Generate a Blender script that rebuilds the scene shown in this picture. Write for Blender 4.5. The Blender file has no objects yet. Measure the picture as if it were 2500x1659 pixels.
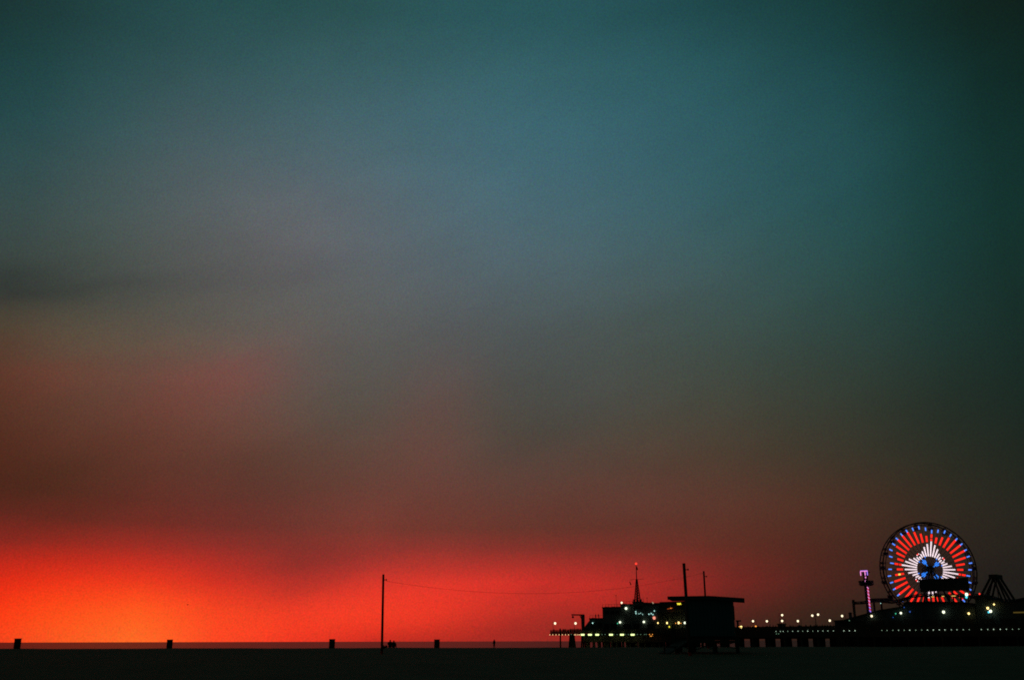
import bpy, bmesh, math, random
import numpy as np
from mathutils import Vector, Matrix

random.seed(7)
SC = bpy.context.scene
COL = SC.collection
PI = math.pi

# ------------------------------------------------------------------ camera
F_PX = 2430.6                      # 35 mm lens on a 36 mm wide frame, in pixels of a 2500 px wide picture
EYE = Vector((0, 0, 4.3))
PITCH = math.atan(734.5 / F_PX)
ROLL = -0.0024
_r0 = Vector((1, 0, 0)); _f = Vector((0, math.cos(PITCH), math.sin(PITCH))); _u0 = Vector((0, -math.sin(PITCH), math.cos(PITCH)))
CR = _r0 * math.cos(ROLL) + _u0 * math.sin(ROLL)
CU = _u0 * math.cos(ROLL) - _r0 * math.sin(ROLL)
cam_data = bpy.data.cameras.new('camera')
cam_data.lens = 35; cam_data.sensor_width = 36; cam_data.sensor_fit = 'HORIZONTAL'
cam_data.clip_start = 0.1; cam_data.clip_end = 80000
cam = bpy.data.objects.new('camera', cam_data); COL.objects.link(cam)
M = Matrix.Identity(4)
for i in range(3):
    M[i][0] = CR[i]; M[i][1] = CU[i]; M[i][2] = -_f[i]; M[i][3] = EYE[i]
cam.matrix_world = M
SC.camera = cam

def ray(px, py):
    return (CR * (px - 1250) + CU * (829.5 - py) + _f * F_PX).normalized()
def at_depth(px, py, Y):
    d = ray(px, py); return EYE + d * (Y / d.y)

# ------------------------------------------------------------------ exposure
SC.cycles.use_denoising = False; SC.cycles.sample_clamp_indirect = 2.0; SC.cycles.filter_width = 1.8       # the old film lens is soft
SC.view_settings.view_transform = 'Standard'; SC.view_settings.look = 'None'
SC.view_settings.exposure = 0; SC.view_settings.gamma = 1; SC.view_settings.use_curve_mapping = False

# ------------------------------------------------------------------ dusk sky
def lin(c):
    c = np.asarray(c, float) / 255.0
    return np.where(c <= 0.04045, c / 12.92, ((c + 0.055) / 1.055) ** 2.4)
SKY = {   # dusk colours of the sky by bearing (column) and height (from the top of the view, 0, to the horizon)
 0.0: [(0,26,52,50),(.1,28,64,64),(.2,38,74,78),(.28,54,76,78),(.36,58,70,70),(.44,58,60,56),(.47,70,64,54),(.55,92,58,46),(.65,82,42,30),(.74,82,38,28),(.79,125,40,33),(.84,212,38,22),(.88,242,44,18),(.92,250,52,20),(.938,240,50,26)],
 .1: [(0,32,66,65),(.1,42,78,80),(.2,56,86,90),(.28,69,85,88),(.36,74,84,83),(.44,76,76,71),(.49,84,76,67),(.55,99,76,65),(.62,102,62,51),(.7,92,50,38),(.76,100,44,34),(.8,160,44,33),(.84,226,48,26),(.87,252,76,27),(.895,255,96,30),(.915,255,110,34),(.938,255,122,40)],
 .184: [(0,35,75,75),(.1,52,85,88),(.2,70,92,98),(.3,84,95,100),(.38,88,90,91),(.46,92,88,83),(.52,104,80,72),(.58,110,72,65),(.65,104,60,50),(.72,99,50,42),(.78,118,45,38),(.82,178,45,38),(.86,230,50,30),(.9,252,75,31),(.938,252,76,35)],
 .27: [(0,38,78,77),(.1,55,91,95),(.2,73,99,107),(.29,88,101,108),(.37,93,97,101),(.46,95,92,91),(.54,96,86,82),(.6,103,78,71),(.68,104,64,54),(.78,106,49,42),(.815,132,47,40),(.85,182,48,40),(.88,224,55,38),(.91,244,64,36),(.938,246,60,34)],
 .344: [(0,40,80,79),(.1,58,95,100),(.2,75,105,115),(.28,90,105,115),(.36,96,102,110),(.46,97,95,97),(.55,92,85,83),(.62,98,79,72),(.7,106,67,58),(.78,120,57,47),(.82,170,52,45),(.86,220,55,42),(.9,248,64,37),(.93,240,56,35),(.94,200,44,32)],
 .44: [(0,39,84,86),(.1,56,97,103),(.2,70,105,117),(.3,82,105,118),(.4,90,100,110),(.48,86,88,92),(.56,86,82,79),(.62,88,75,68),(.7,102,66,58),(.78,108,55,45),(.82,155,50,44),(.86,232,56,42),(.9,235,56,38),(.93,200,48,34),(.94,170,42,32)],
 .52: [(0,38,85,88),(.1,54,98,105),(.2,64,105,118),(.3,74,105,119),(.4,83,100,111),(.48,80,86,90),(.56,80,80,80),(.62,80,73,67),(.7,92,66,58),(.78,98,52,42),(.82,145,48,42),(.86,225,50,40),(.9,205,50,38),(.93,160,42,35)],
 .6: [(0,36,80,83),(.1,50,95,102),(.2,58,100,112),(.3,67,100,112),(.4,77,96,104),(.49,74,82,82),(.57,77,78,76),(.64,80,71,63),(.72,97,60,51),(.79,100,50,40),(.83,150,46,40),(.865,205,46,38),(.9,165,42,34),(.93,130,40,33)],
 .664: [(0,32,75,78),(.1,45,92,98),(.2,52,95,105),(.3,59,95,105),(.4,70,92,98),(.5,70,80,78),(.58,74,74,67),(.66,82,65,54),(.74,96,58,48),(.8,100,48,38),(.84,145,42,37),(.87,150,38,34),(.9,110,38,32),(.94,80,34,28)],
 .74: [(0,27,66,66),(.1,38,82,86),(.2,45,88,95),(.3,50,88,95),(.4,58,84,87),(.5,60,75,72),(.58,64,67,60),(.66,71,60,49),(.74,88,53,42),(.8,88,44,34),(.86,100,38,32),(.9,70,37,28),(.94,52,32,25)],
 .824: [(0,22,58,55),(.1,30,72,75),(.2,38,80,85),(.3,40,80,85),(.4,45,75,75),(.5,50,68,65),(.58,53,60,53),(.66,59,54,44),(.74,75,48,36),(.8,74,41,31),(.86,68,36,29),(.9,50,35,25),(.94,42,31,24)],
 .9: [(0,18,43,38),(.1,22,56,54),(.2,26,64,64),(.3,29,65,65),(.4,32,62,61),(.5,36,57,54),(.6,42,49,42),(.7,50,46,36),(.78,52,40,31),(.84,46,34,28),(.9,38,32,25),(.94,34,29,24)],
 1.0: [(0,16,32,26),(.1,15,38,33),(.2,17,44,40),(.3,19,48,44),(.4,22,46,42),(.5,25,44,40),(.6,28,40,35),(.7,33,37,30),(.78,36,35,29),(.84,31,30,27),(.9,27,28,24),(.94,25,26,22)],
}
_us = sorted(SKY); _vv = np.linspace(0, .945, 190)
_tab = np.zeros((len(_us), len(_vv), 3))
for i, u_ in enumerate(_us):
    a = np.array(SKY[u_], float)
    for k in range(3):
        _tab[i, :, k] = np.interp(_vv, a[:, 0], a[:, 1 + k])
_k = np.exp(-0.5 * (np.arange(-12, 13) / 2.2) ** 2); _k /= _k.sum()
_pad = np.pad(_tab, ((0, 0), (12, 12), (0, 0)), mode='edge')
_tab = sum(_k[j] * _pad[:, j:j + len(_vv)] for j in range(25))
def sky_frame(az, el):
    d = Vector((math.sin(az) * math.cos(el), math.cos(az) * math.cos(el), math.sin(el)))
    zc = max(d.dot(_f), .05)
    u = min(max((1250 + F_PX * d.dot(CR) / zc) / 2500, 0), 1); v = min(max((829.5 - F_PX * d.dot(CU) / zc) / 1659, 0), .944)
    i = min(max(int(np.searchsorted(_us, u)) - 1, 0), len(_us) - 2)
    w = (u - _us[i]) / (_us[i + 1] - _us[i])
    j = v / .945 * (len(_vv) - 1); j0 = min(int(j), len(_vv) - 2); q = j - j0
    g = lambda ii: _tab[ii, j0] * (1 - q) + _tab[ii, j0 + 1] * q
    c = g(i) * (1 - w) + g(i + 1) * w
    if v < .35: c = c * np.array((1.0, .97, .985)) * (1 - v / .35) + c * np.array((.97, 1.0, .965)) * (v / .35)
    elif v < .6: c = c * np.array((.97, 1.0, .965))
    elif v < .75: c = c * (1 - (1 - np.array((.97, 1.0, .965))) * (.75 - v) / .15)
    return lin(c)
def sstep(a, b, x):
    t = min(max((x - a) / (b - a), 0), 1); return t * t * (3 - 2 * t)
NIGHT = np.array((.0024, .0092, .0080)); ZENITH = np.array((.005, .018, .018))
def sky_colour(azd, eld):
    c = sky_frame(math.radians(min(max(azd, -31), 31)), math.radians(min(eld, 37)))
    c = c * (1 - sstep(34, 80, eld)) + ZENITH * sstep(34, 80, eld)
    w = sstep(26, 120, abs(azd)) * (1 - .6 * sstep(40, 90, eld))
    if eld > 85: w = .4
    return c * (1 - w) + NIGHT * w

world = bpy.data.worlds.new('World'); SC.world = world; world.use_nodes = True
nt = world.node_tree; N = nt.nodes; L = nt.links; N.clear()
def node(t, **kw):
    n = N.new(t)
    for k, v in kw.items(): setattr(n, k, v)
    return n
def mth(op, a, b=None, c=None, clamp=False):
    n = node('ShaderNodeMath', operation=op, use_clamp=clamp)
    for i, x in enumerate((a, b, c)):
        if x is None: continue
        if isinstance(x, (int, float)): n.inputs[i].default_value = x
        else: L.new(x, n.inputs[i])
    return n.outputs[0]
tc = node('ShaderNodeTexCoord'); sep = node('ShaderNodeSeparateXYZ'); L.new(tc.outputs['Generated'], sep.inputs[0])
el = mth('MULTIPLY', mth('ARCSINE', sep.outputs[2]), 180 / PI)
az = mth('MULTIPLY', mth('ARCTAN2', sep.outputs[0], sep.outputs[1]), 180 / PI)
# soft streaks of thin dusk cloud: they lift and lower the bands and vary their brightness
def streak(sx, sy, tilt, scale, detail, seed):
    cmb = node('ShaderNodeCombineXYZ')
    L.new(mth('MULTIPLY', az, sx), cmb.inputs[0]); L.new(mth('MULTIPLY', mth('ADD', el, mth('MULTIPLY', az, tilt)), sy), cmb.inputs[1])
    cmb.inputs[2].default_value = seed
    n = node('ShaderNodeTexNoise'); n.inputs['Scale'].default_value = scale; n.inputs['Detail'].default_value = detail; n.inputs['Roughness'].default_value = .5
    L.new(cmb.outputs[0], n.inputs['Vector'])
    return mth('SUBTRACT', n.outputs['Fac'], .5)
s1 = streak(.05, .16, -.25, 1, 2, 3.1); s2 = streak(.10, .34, -.3, 1, 3, 8.4)
low = mth('MULTIPLY', el, 1 / 14.0, clamp=True)
warp = mth('MULTIPLY', mth('ADD', mth('MULTIPLY', s1, .7), mth('MULTIPLY', s2, .9)), mth('ADD', mth('MULTIPLY', low, .8), .12))
elw = mth('MAXIMUM', mth('ADD', el, mth('MULTIPLY', warp, mth('MULTIPLY', el, .5, clamp=True))), 0)
fac = mth('SQRT', mth('DIVIDE', elw, 90), clamp=True)
AZ = [-180, -150, -120, -95, -75, -60, -48, -39] + list(range(-32, 33, 4)) + [39, 48, 60, 75, 95, 120, 150, 180]
stops = [0] + list(np.linspace(.03, .62, 24)) + [.68, .75, .83, .91, 1.0]
prev = None
for i, a_ in enumerate(AZ):
    rp = node('ShaderNodeValToRGB'); L.new(fac, rp.inputs[0]); cr = rp.color_ramp; cr.interpolation = 'LINEAR'
    for k, s_ in enumerate(stops):
        e = cr.elements[k] if k < 2 else cr.elements.new(s_)
        e.position = s_
    for k, s_ in enumerate(stops):
        c = sky_colour(a_, 90 * s_ * s_); cr.elements[k].color = (*c, 1)
    if prev is None: prev = rp.outputs[0]; continue
    mr = node('ShaderNodeMapRange'); mr.inputs[1].default_value = AZ[i - 1]; mr.inputs[2].default_value = a_; mr.clamp = True
    L.new(az, mr.inputs[0])
    mx = node('ShaderNodeMix', data_type='RGBA'); L.new(mr.outputs[0], mx.inputs[0]); L.new(prev, mx.inputs[6]); L.new(rp.outputs[0], mx.inputs[7])
    prev = mx.outputs[2]
s3 = streak(.22, .5, -.3, 1, 3, 5.5)
col = prev
gain = mth('ADD', 1, mth('MULTIPLY', s3, .16))
sc_ = node('ShaderNodeVectorMath', operation='SCALE'); L.new(col, sc_.inputs[0]); L.new(gain, sc_.inputs[3]); col = sc_.outputs[0]
# separate soft patches of dusk cloud: bearing, height, half width, half height (degrees), slope, tint
def azel(X, Y):                    # from the photograph's 2363 px wide view
    d = ray(X * 2500 / 2363, Y * 2500 / 2363); return math.degrees(math.atan2(d.x, d.y)), math.degrees(math.asin(d.z))
def cloud(X, Y, wx, wy, slope, tint):
    global col
    a0, e0 = azel(X, Y); q = 2500 / 2363 / F_PX * 180 / PI
    da = mth('SUBTRACT', az, a0); de = mth('SUBTRACT', mth('SUBTRACT', el, e0), mth('MULTIPLY', da, slope))
    de = mth('ADD', de, mth('MULTIPLY', s2, 3.0))
    x2 = mth('POWER', mth('ABSOLUTE', mth('DIVIDE', da, wx * q)), 2); y2 = mth('POWER', mth('ABSOLUTE', mth('DIVIDE', de, wy * q)), 2)
    w = mth('EXPONENT', mth('MULTIPLY', mth('ADD', x2, y2), -1))
    m_ = node('ShaderNodeMix', data_type='RGBA', blend_type='MULTIPLY'); L.new(w, m_.inputs[0]); L.new(col, m_.inputs[6]); m_.inputs[7].default_value = (*tint, 1); col = m_.outputs[2]
cloud(200, 668, 430, 36, .16, (.80, .82, .86))
cloud(620, 600, 260, 40, .1, (.93, .93, .95))
cloud(120, 770, 330, 45, .06, (1.18, 1.12, 1.06))
cloud(640, 520, 230, 170, .2, (1.16, 1.0, 1.02))
cloud(530, 880, 170, 75, .25, (1.34, .92, .96))
cloud(130, 860, 150, 55, .1, (1.26, .92, .92))
cloud(1010, 930, 110, 120, .3, (1.22, .95, 1.0))
cloud(780, 960, 120, 80, .2, (.88, .97, .98))
cloud(1250, 960, 120, 110, .1, (.92, .96, .98))
cloud(640, 1085, 230, 60, .05, (.84, .95, .93))
cloud(90, 1130, 150, 70, .1, (.82, .95, .88))
cloud(730, 1300, 170, 45, .18, (.80, .95, 1.0))
cloud(1240, 1400, 170, 40, .12, (.78, .90, .98))
fine = node('ShaderNodeTexNoise'); fine.inputs['Scale'].default_value = 760; fine.inputs['Detail'].default_value = 2; L.new(tc.outputs['Generated'], fine.inputs['Vector'])
fm = node('ShaderNodeVectorMath', operation='MULTIPLY_ADD'); L.new(fine.outputs['Color'], fm.inputs[0]); fm.inputs[1].default_value = (.86, .8, .92); fm.inputs[2].default_value = (.57, .60, .54)
fx = node('ShaderNodeVectorMath', operation='MULTIPLY'); L.new(col, fx.inputs[0]); L.new(fm.outputs[0], fx.inputs[1]); sc_ = fx
bg = node('ShaderNodeBackground'); L.new(sc_.outputs[0], bg.inputs[0]); bg.inputs[1].default_value = 1
out = node('ShaderNodeOutputWorld'); L.new(bg.outputs[0], out.inputs[0])

# ------------------------------------------------------------------ materials
def pmat(name, col, rough=.8, var=.25, scale=3.0, bump=0.0, metal=0.0, spec=.3, bscale=None):
    m = bpy.data.materials.new(name); m.use_nodes = True
    n = m.node_tree.nodes; l = m.node_tree.links; b = n['Principled BSDF']
    b.inputs['Roughness'].default_value = rough; b.inputs['Metallic'].default_value = metal; b.inputs['Specular IOR Level'].default_value = spec
    t = n.new('ShaderNodeTexCoord'); z = n.new('ShaderNodeTexNoise'); z.inputs['Scale'].default_value = scale; z.inputs['Detail'].default_value = 5
    l.new(t.outputs['Object'], z.inputs['Vector'])
    r = n.new('ShaderNodeValToRGB'); l.new(z.outputs['Fac'], r.inputs[0])
    r.color_ramp.elements[0].position = .3; r.color_ramp.elements[1].position = .7
    r.color_ramp.elements[0].color = (*[c * (1 - var) for c in col], 1); r.color_ramp.elements[1].color = (*[c * (1 + var) for c in col], 1)
    l.new(r.outputs[0], b.inputs['Base Color'])
    if bump:
        z2 = n.new('ShaderNodeTexNoise'); z2.inputs['Scale'].default_value = bscale or scale * 4; z2.inputs['Detail'].default_value = 6
        l.new(t.outputs['Object'], z2.inputs['Vector'])
        bp = n.new('ShaderNodeBump'); bp.inputs['Strength'].default_value = 1; bp.inputs['Distance'].default_value = bump
        l.new(z2.outputs['Fac'], bp.inputs['Height']); l.new(bp.outputs[0], b.inputs['Normal'])
    return m
def emat(name, col, s, core=None):
    m = bpy.data.materials.new(name); m.use_nodes = True
    n = m.node_tree.nodes; l = m.node_tree.links; n.clear()
    e = n.new('ShaderNodeEmission'); e.inputs[1].default_value = s; e.inputs[0].default_value = (*col, 1)
    o = n.new('ShaderNodeOutputMaterial'); l.new(e.outputs[0], o.inputs[0])
    return m
WOOD = pmat('weathered_wood', (.10, .085, .065), .85, .35, 2.0, .02)
TIMBER = pmat('pier_timber', (.085, .072, .055), .9, .35, .8, .03)
HUT = pmat('pale_blue_paint', (.10, .20, .23), .6, .12, 1.5)
HUTROOF = pmat('tower_roof_paint', (.09, .13, .14), .7, .15, 1.0)
BARREL = pmat('barrel_paint', (.06, .10, .09), .6, .3, 3.0)
LINER = pmat('barrel_rim_metal', (.12, .12, .11), .5, .2, 4.0, metal=.4)
STEEL = pmat('dark_painted_steel', (.05, .06, .06), .55, .2, 1.0, spec=.4)
WALLP = pmat('pier_wall_paint', (.12, .15, .14), .75, .15, .5)
WALLB = pmat('hall_wall_paint', (.08, .12, .12), .75, .2, .4)
ROOFM = pmat('felt_roof', (.06, .065, .06), .9, .2, .7)
AWN = pmat('striped_canvas', (.12, .09, .06), .85, .25, .8)
CLOTH = pmat('dark_clothing', (.05, .05, .055), .9, .3, 6.0)
CLOTH2 = pmat('faded_denim', (.05, .06, .08), .9, .3, 6.0)
SKIN = pmat('skin', (.30, .19, .14), .6, .1, 8.0)
CABLE = pmat('black_cable', (.02, .02, .02), .6, .1, 3.0)
CLOTHBAG = pmat('bag_fabric', (.05, .05, .06), .9, .3, 6.0)
BIRDM = pmat('gull_feathers', (.10, .09, .09), .8, .3, 9.0)
BOARD = pmat('signboard_back', (.05, .065, .06), .8, .2, .6)
E_GLOBE = emat('globe_light_warm', (1, .84, .55), 1.7)
E_COOL = emat('globe_light_greenish', (.92, 1, .72), 1.6)
E_PALE = emat('pale_cyan_light', (.55, 1, .90), 1.3)
E_CYAN = emat('cyan_light', (.08, .75, .95), 1.3)
E_TUBE = emat('fluorescent_tube', (.82, 1, .38), 1.8)
E_DOT = emat('deck_bulb_light', (.75, 1, .78), 1.1)
E_DOTW = emat('deck_bulb_warm', (1, .62, .28), 1.6)
E_DIM = emat('deck_bulb_dim', (.25, .5, .32), .55)
E_ORANGE = emat('orange_light', (1, .36, .06), 1.5)
E_AMBER = emat('amber_light', (1, .72, .25), 2.4)
E_REDL = emat('red_light', (1, .05, .03), 1.4)
E_GREEN = emat('green_light', (.08, .8, .45), .8)
E_BLUEL = emat('blue_light', (.05, .16, .7), .6)
E_YELLOW = emat('yellow_sign_light', (1, .85, .05), 1.2)
E_PINKR = emat('pink_round_light', (1, .32, .22), 1.5)
E_GLOW = emat('painted_awning_glow', (.75, .12, .02), .5)  # light on the awning underside, painted as emission
W_RED = emat('wheel_red_light', (1, .022, .012), 1.4)
W_WHITE = emat('wheel_white_light', (1, .80, .86), 1.7)
W_BLUE = emat('wheel_blue_light', (.09, .25, 1), 1.25)
W_HUB = emat('wheel_hub_blue_light', (.03, .24, 1), 1.4)
W_YEL = emat('wheel_yellow_light', (1, .6, .08), 1.5)
T_PINK = emat('tower_pink_light', (1, .30, .75), 1.05)
T_VIO = emat('tower_violet_light', (.40, .22, 1), 1.1)
T_RED = emat('tower_rose_light', (1, .07, .16), .8)

# ------------------------------------------------------------------ mesh helpers
class MB:
    def __init__(s): s.v = []; s.f = []; s.sm = []
    def add(s, vs, fs, smooth=False):
        o = len(s.v); s.v += [tuple(x) for x in vs]; s.f += [[i + o for i in f] for f in fs]; s.sm += [smooth] * len(fs); return s
    def box(s, c, d, bev=0):
        x, y, z = c; a, b, h = d[0] / 2, d[1] / 2, d[2] / 2
        return s.add([(x + i * a, y + j * b, z + k * h) for k in (-1, 1) for j in (-1, 1) for i in (-1, 1)],
                     [(0, 2, 3, 1), (4, 5, 7, 6), (0, 1, 5, 4), (2, 6, 7, 3), (0, 4, 6, 2), (1, 3, 7, 5)])
    def tube(s, p, q, r0, r1=None, n=8, smooth=True):
        p = Vector(p); q = Vector(q); r1 = r0 if r1 is None else r1
        d = (q - p).normalized(); a = d.orthogonal().normalized(); b = d.cross(a)
        vs = [p + (a * math.cos(2 * PI * i / n) + b * math.sin(2 * PI * i / n)) * r0 for i in range(n)]
        vs += [q + (a * math.cos(2 * PI * i / n) + b * math.sin(2 * PI * i / n)) * r1 for i in range(n)]
        s.add(vs, [(i, (i + 1) % n, n + (i + 1) % n, n + i) for i in range(n)], smooth)
        o = len(s.v) - 2 * n
        s.f += [[o + i for i in range(n)][::-1], [o + n + i for i in range(n)]]; s.sm += [False, False]; return s
    def bar(s, p, q, w, h, up=(0, 0, 1)):
        p = Vector(p); q = Vector(q); d = (q - p).normalized(); up = Vector(up)
        if abs(d.dot(up)) > .98: up = Vector((0, 1, 0))
        a = d.cross(up).normalized() * (w / 2); b = a.cross(d).normalized() * (h / 2)
        vs = [p - a - b, p + a - b, p + a + b, p - a + b, q - a - b, q + a - b, q + a + b, q - a + b]
        return s.add(vs, [(0, 1, 2, 3), (7, 6, 5, 4), (0, 4, 5, 1), (1, 5, 6, 2), (2, 6, 7, 3), (3, 7, 4, 0)])
    def prism(s, poly, y0, y1):          # poly: (x, z) outline
        n = len(poly)
        vs = [(x, y0, z) for x, z in poly] + [(x, y1, z) for x, z in poly]
        return s.add(vs, [list(range(n)), list(range(2 * n - 1, n - 1, -1))] + [(i, n + i, n + (i + 1) % n, (i + 1) % n) for i in range(n)])
    def ball(s, c, r, n=10, m=7, sz=1.0):
        vs = []; fs = []; c = Vector(c)
        for j in range(1, m):
            t = PI * j / m
            for i in range(n):
                p = 2 * PI * i / n; vs.append(c + Vector((r * math.sin(t) * math.cos(p), r * math.sin(t) * math.sin(p), r * sz * math.cos(t))))
        vs += [c + Vector((0, 0, r * sz)), c - Vector((0, 0, r * sz))]; T = len(vs) - 2
        for j in range(m - 2):
            for i in range(n): fs.append((j * n + i, (j + 1) * n + i, (j + 1) * n + (i + 1) % n, j * n + (i + 1) % n))
        for i in range(n):
            fs.append((T, i, (i + 1) % n)); fs.append((T + 1, (m - 2) * n + (i + 1) % n, (m - 2) * n + i))
        return s.add(vs, fs, True)
    def lathe(s, prof, n=14):
        k = len(prof); vs = [(r * math.cos(2 * PI * i / n), r * math.sin(2 * PI * i / n), z) for i in range(n) for r, z in prof]
        fs = [(i * k + j, ((i + 1) % n) * k + j, ((i + 1) % n) * k + j + 1, i * k + j + 1) for i in range(n) for j in range(k - 1)]
        return s.add(vs, fs, True)
    def mesh(s, name, mat):
        me = bpy.data.meshes.new(name); me.from_pydata(s.v, [], s.f)
        me.polygons.foreach_set('use_smooth', s.sm)
        bm = bmesh.new(); bm.from_mesh(me); bmesh.ops.recalc_face_normals(bm, faces=bm.faces); bm.to_mesh(me); bm.free()
        me.materials.append(mat); return me
    def build(s, name, mat, parent=None, loc=None, rz=0):
        o = bpy.data.objects.new(name, s.mesh(name, mat)); COL.objects.link(o)
        if parent is not None: o.parent = parent
        if loc is not None: o.location = loc
        o.rotation_euler.z = rz
        return o
def link(name, me, parent=None, loc=(0, 0, 0)):
    o = bpy.data.objects.new(name, me); COL.objects.link(o); o.location = loc
    if parent is not None: o.parent = parent
    return o
def tag(o, label=None, cat=None, group=None, kind=None):
    if label: o['label'] = label
    if cat: o['category'] = cat
    if group: o['group'] = group
    if kind: o['kind'] = kind
    return o
def thing(name, loc, label, cat, group=None, rz=0):
    o = bpy.data.objects.new(name, None); COL.objects.link(o); o.empty_display_size = .3
    o.location = loc; o.rotation_euler.z = rz
    return tag(o, label, cat, group)
def dup(root, loc, label=None, rz=None, sc=None):
    r = root.copy(); COL.objects.link(r); r.location = loc
    if rz is not None: r.rotation_euler.z = rz
    if sc: r.scale = (sc, sc, sc)
    if label: r['label'] = label
    for ch in list(root.children):
        c = ch.copy(); COL.objects.link(c); c.parent = r
        for g in list(ch.children):
            d = g.copy(); COL.objects.link(d); d.parent = c
    return r

# ------------------------------------------------------------------ beach and sea
YP = [-80, 0, 40, 60, 75, 84, 95, 103, 112, 150, 185, 230, 280, 320, 360]
ZP = [2.7, 2.7, 2.72, 3.10, 3.28, 3.33, 3.56, 3.70, 3.60, 3.38, 3.06, 2.45, 1.2, -.2, -1.6]
def hsh(x, y):
    return (math.sin(x * .31 + 1.3 * math.sin(y * .23)) + .6 * math.sin(x * .83 + y * .57 + 2) + .4 * math.sin(x * 1.9 - y * 1.1)) / 2
def ground(x, y):
    return float(np.interp(y, YP, ZP)) + .035 * hsh(x, y)
xs = sorted(set([-1600, -1000, -600, -400] + list(np.arange(-260, 261, 2.0)) + [400, 600, 1000, 1600]))
ys = list(np.arange(-80, 130, 1.6)) + list(np.arange(130, 361, 6))
vs = [(x, y, ground(x, y)) for y in ys for x in xs]; nx = len(xs)
fs = [(j * nx + i, j * nx + i + 1, (j + 1) * nx + i + 1, (j + 1) * nx + i) for j in range(len(ys) - 1) for i in range(nx - 1)]
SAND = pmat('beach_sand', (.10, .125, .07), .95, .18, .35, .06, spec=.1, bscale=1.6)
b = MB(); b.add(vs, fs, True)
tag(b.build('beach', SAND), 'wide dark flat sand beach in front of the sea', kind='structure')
sea_m = pmat('sea_water', (.004, .008, .006), .16, .2, .02, 0, spec=.25)
n_ = sea_m.node_tree.nodes; l_ = sea_m.node_tree.links
tc_ = n_.new('ShaderNodeTexCoord'); mp = n_.new('ShaderNodeMapping'); mp.inputs['Scale'].default_value = (.25, .9, 1)
l_.new(tc_.outputs['Object'], mp.inputs[0])
wv = n_.new('ShaderNodeTexNoise'); wv.inputs['Scale'].default_value = .35; wv.inputs['Detail'].default_value = 5; l_.new(mp.outputs[0], wv.inputs['Vector'])
bp = n_.new('ShaderNodeBump'); bp.inputs['Strength'].default_value = 1; bp.inputs['Distance'].default_value = .25
l_.new(wv.outputs['Fac'], bp.inputs['Height'])
n_.remove(n_['Principled BSDF'])              # a choppy sea far off: dark water, part mirror, part broad sheen from the wave faces
df = n_.new('ShaderNodeBsdfDiffuse'); df.inputs[0].default_value = (.02, .035, .028, 1)
g1 = n_.new('ShaderNodeBsdfAnisotropic'); g1.inputs['Roughness'].default_value = .11; g1.inputs[0].default_value = (1, .96, .84, 1)
g2 = n_.new('ShaderNodeBsdfAnisotropic'); g2.inputs['Roughness'].default_value = .65; g2.inputs[0].default_value = (1, 1, 1, 1)
for q_ in (df, g1, g2): l_.new(bp.outputs[0], q_.inputs['Normal'])
mA = n_.new('ShaderNodeMixShader'); mA.inputs[0].default_value = .27; l_.new(df.outputs[0], mA.inputs[1]); l_.new(g1.outputs[0], mA.inputs[2])
mB = n_.new('ShaderNodeMixShader'); mB.inputs[0].default_value = .15; l_.new(mA.outputs[0], mB.inputs[1]); l_.new(g2.outputs[0], mB.inputs[2])
l_.new(mB.outputs[0], n_['Material Output'].inputs[0])
b = MB(); gx = [-60000, -8000, -2000, 0, 2000, 8000, 60000]; gy = [250, 600, 1500, 5000, 20000, 60000]
b.add([(x, y, 0) for y in gy for x in gx], [(j * 7 + i, j * 7 + i + 1, (j + 1) * 7 + i + 1, (j + 1) * 7 + i) for j in range(5) for i in range(6)])
tag(b.build('sea', sea_m), 'dull red brown sea reaching the horizon', kind='structure')

# ------------------------------------------------------------------ things on the sand
def pole(top_px, base_px, Y, r, label, zb=None):
    t = at_depth(*top_px, Y); b0 = at_depth(*base_px, Y)
    gz = ground(b0.x, Y) - .02 if zb is None else zb
    k = (gz - t.z) / (b0.z - t.z); base = t + (b0 - t) * k
    root = thing('beach_pole', base, label, 'pole', 'tall wooden poles on the beach')
    d = t - base
    MB().tube((0, 0, -.4), d * .985, r * 1.08, r * .92, 12).build('post', WOOD, root)
    MB().tube(d * .985, d, r * .98, r * .9, 12).build('cap', STEEL, root)
    h = MB(); e = d * .93; h.tube(e + Vector((r * .8, 0, 0)), e + Vector((r + .16, 0, 0)), .03, .03, 6); h.tube(e + Vector((r + .16, 0, -.06)), e + Vector((r + .16, 0, .07)), .045, .045, 6)
    h.build('insulator', STEEL, root)
    return root, base, t
pA, bA, tA = pole((936, 1401), (932.5, 1588), 85, .098, 'lone straight wooden pole rising from open sand beside two seated people')
pB, bB, tB = pole((1669.5, 1374), (1685, 1596), 75, .118, 'thick leaning wooden pole standing in front of the lifeguard hut')
pC, bC, tC = pole((1718, 1393), (1724.5, 1500), 97, .088, 'thinner wooden pole rising behind the lifeguard hut roof')
a0 = at_depth(941, 1417, 85); a1 = at_depth(1716, 1398, 97)
w = MB(); prv = None; NS = 40
for i in range(NS + 1):
    f = i / NS; p = a0.lerp(a1, f); p.z -= 1.42 * 4 * f * (1 - f)
    if prv is not None: w.tube(prv, p, .008, .008, 5)
    prv = p
w.v = [tuple(Vector(v) - a0) for v in w.v]
tag(w.build('wire', CABLE, loc=a0), 'thin sagging wire strung between the lone pole and the pole behind the hut', 'wire')
sp = at_depth(1539, 1423, 91)
b = MB(); b.tube((-.05, 0, .13), (.05, 0, -.13), .035, .045, 6); b.tube((-.06, 0, .16), (-.05, 0, .13), .012, .035, 6)
tag(b.build('wire_weight', STEEL, loc=sp), 'small dark slanted weight on the sagging wire left of the mast', 'wire weight')

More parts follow.
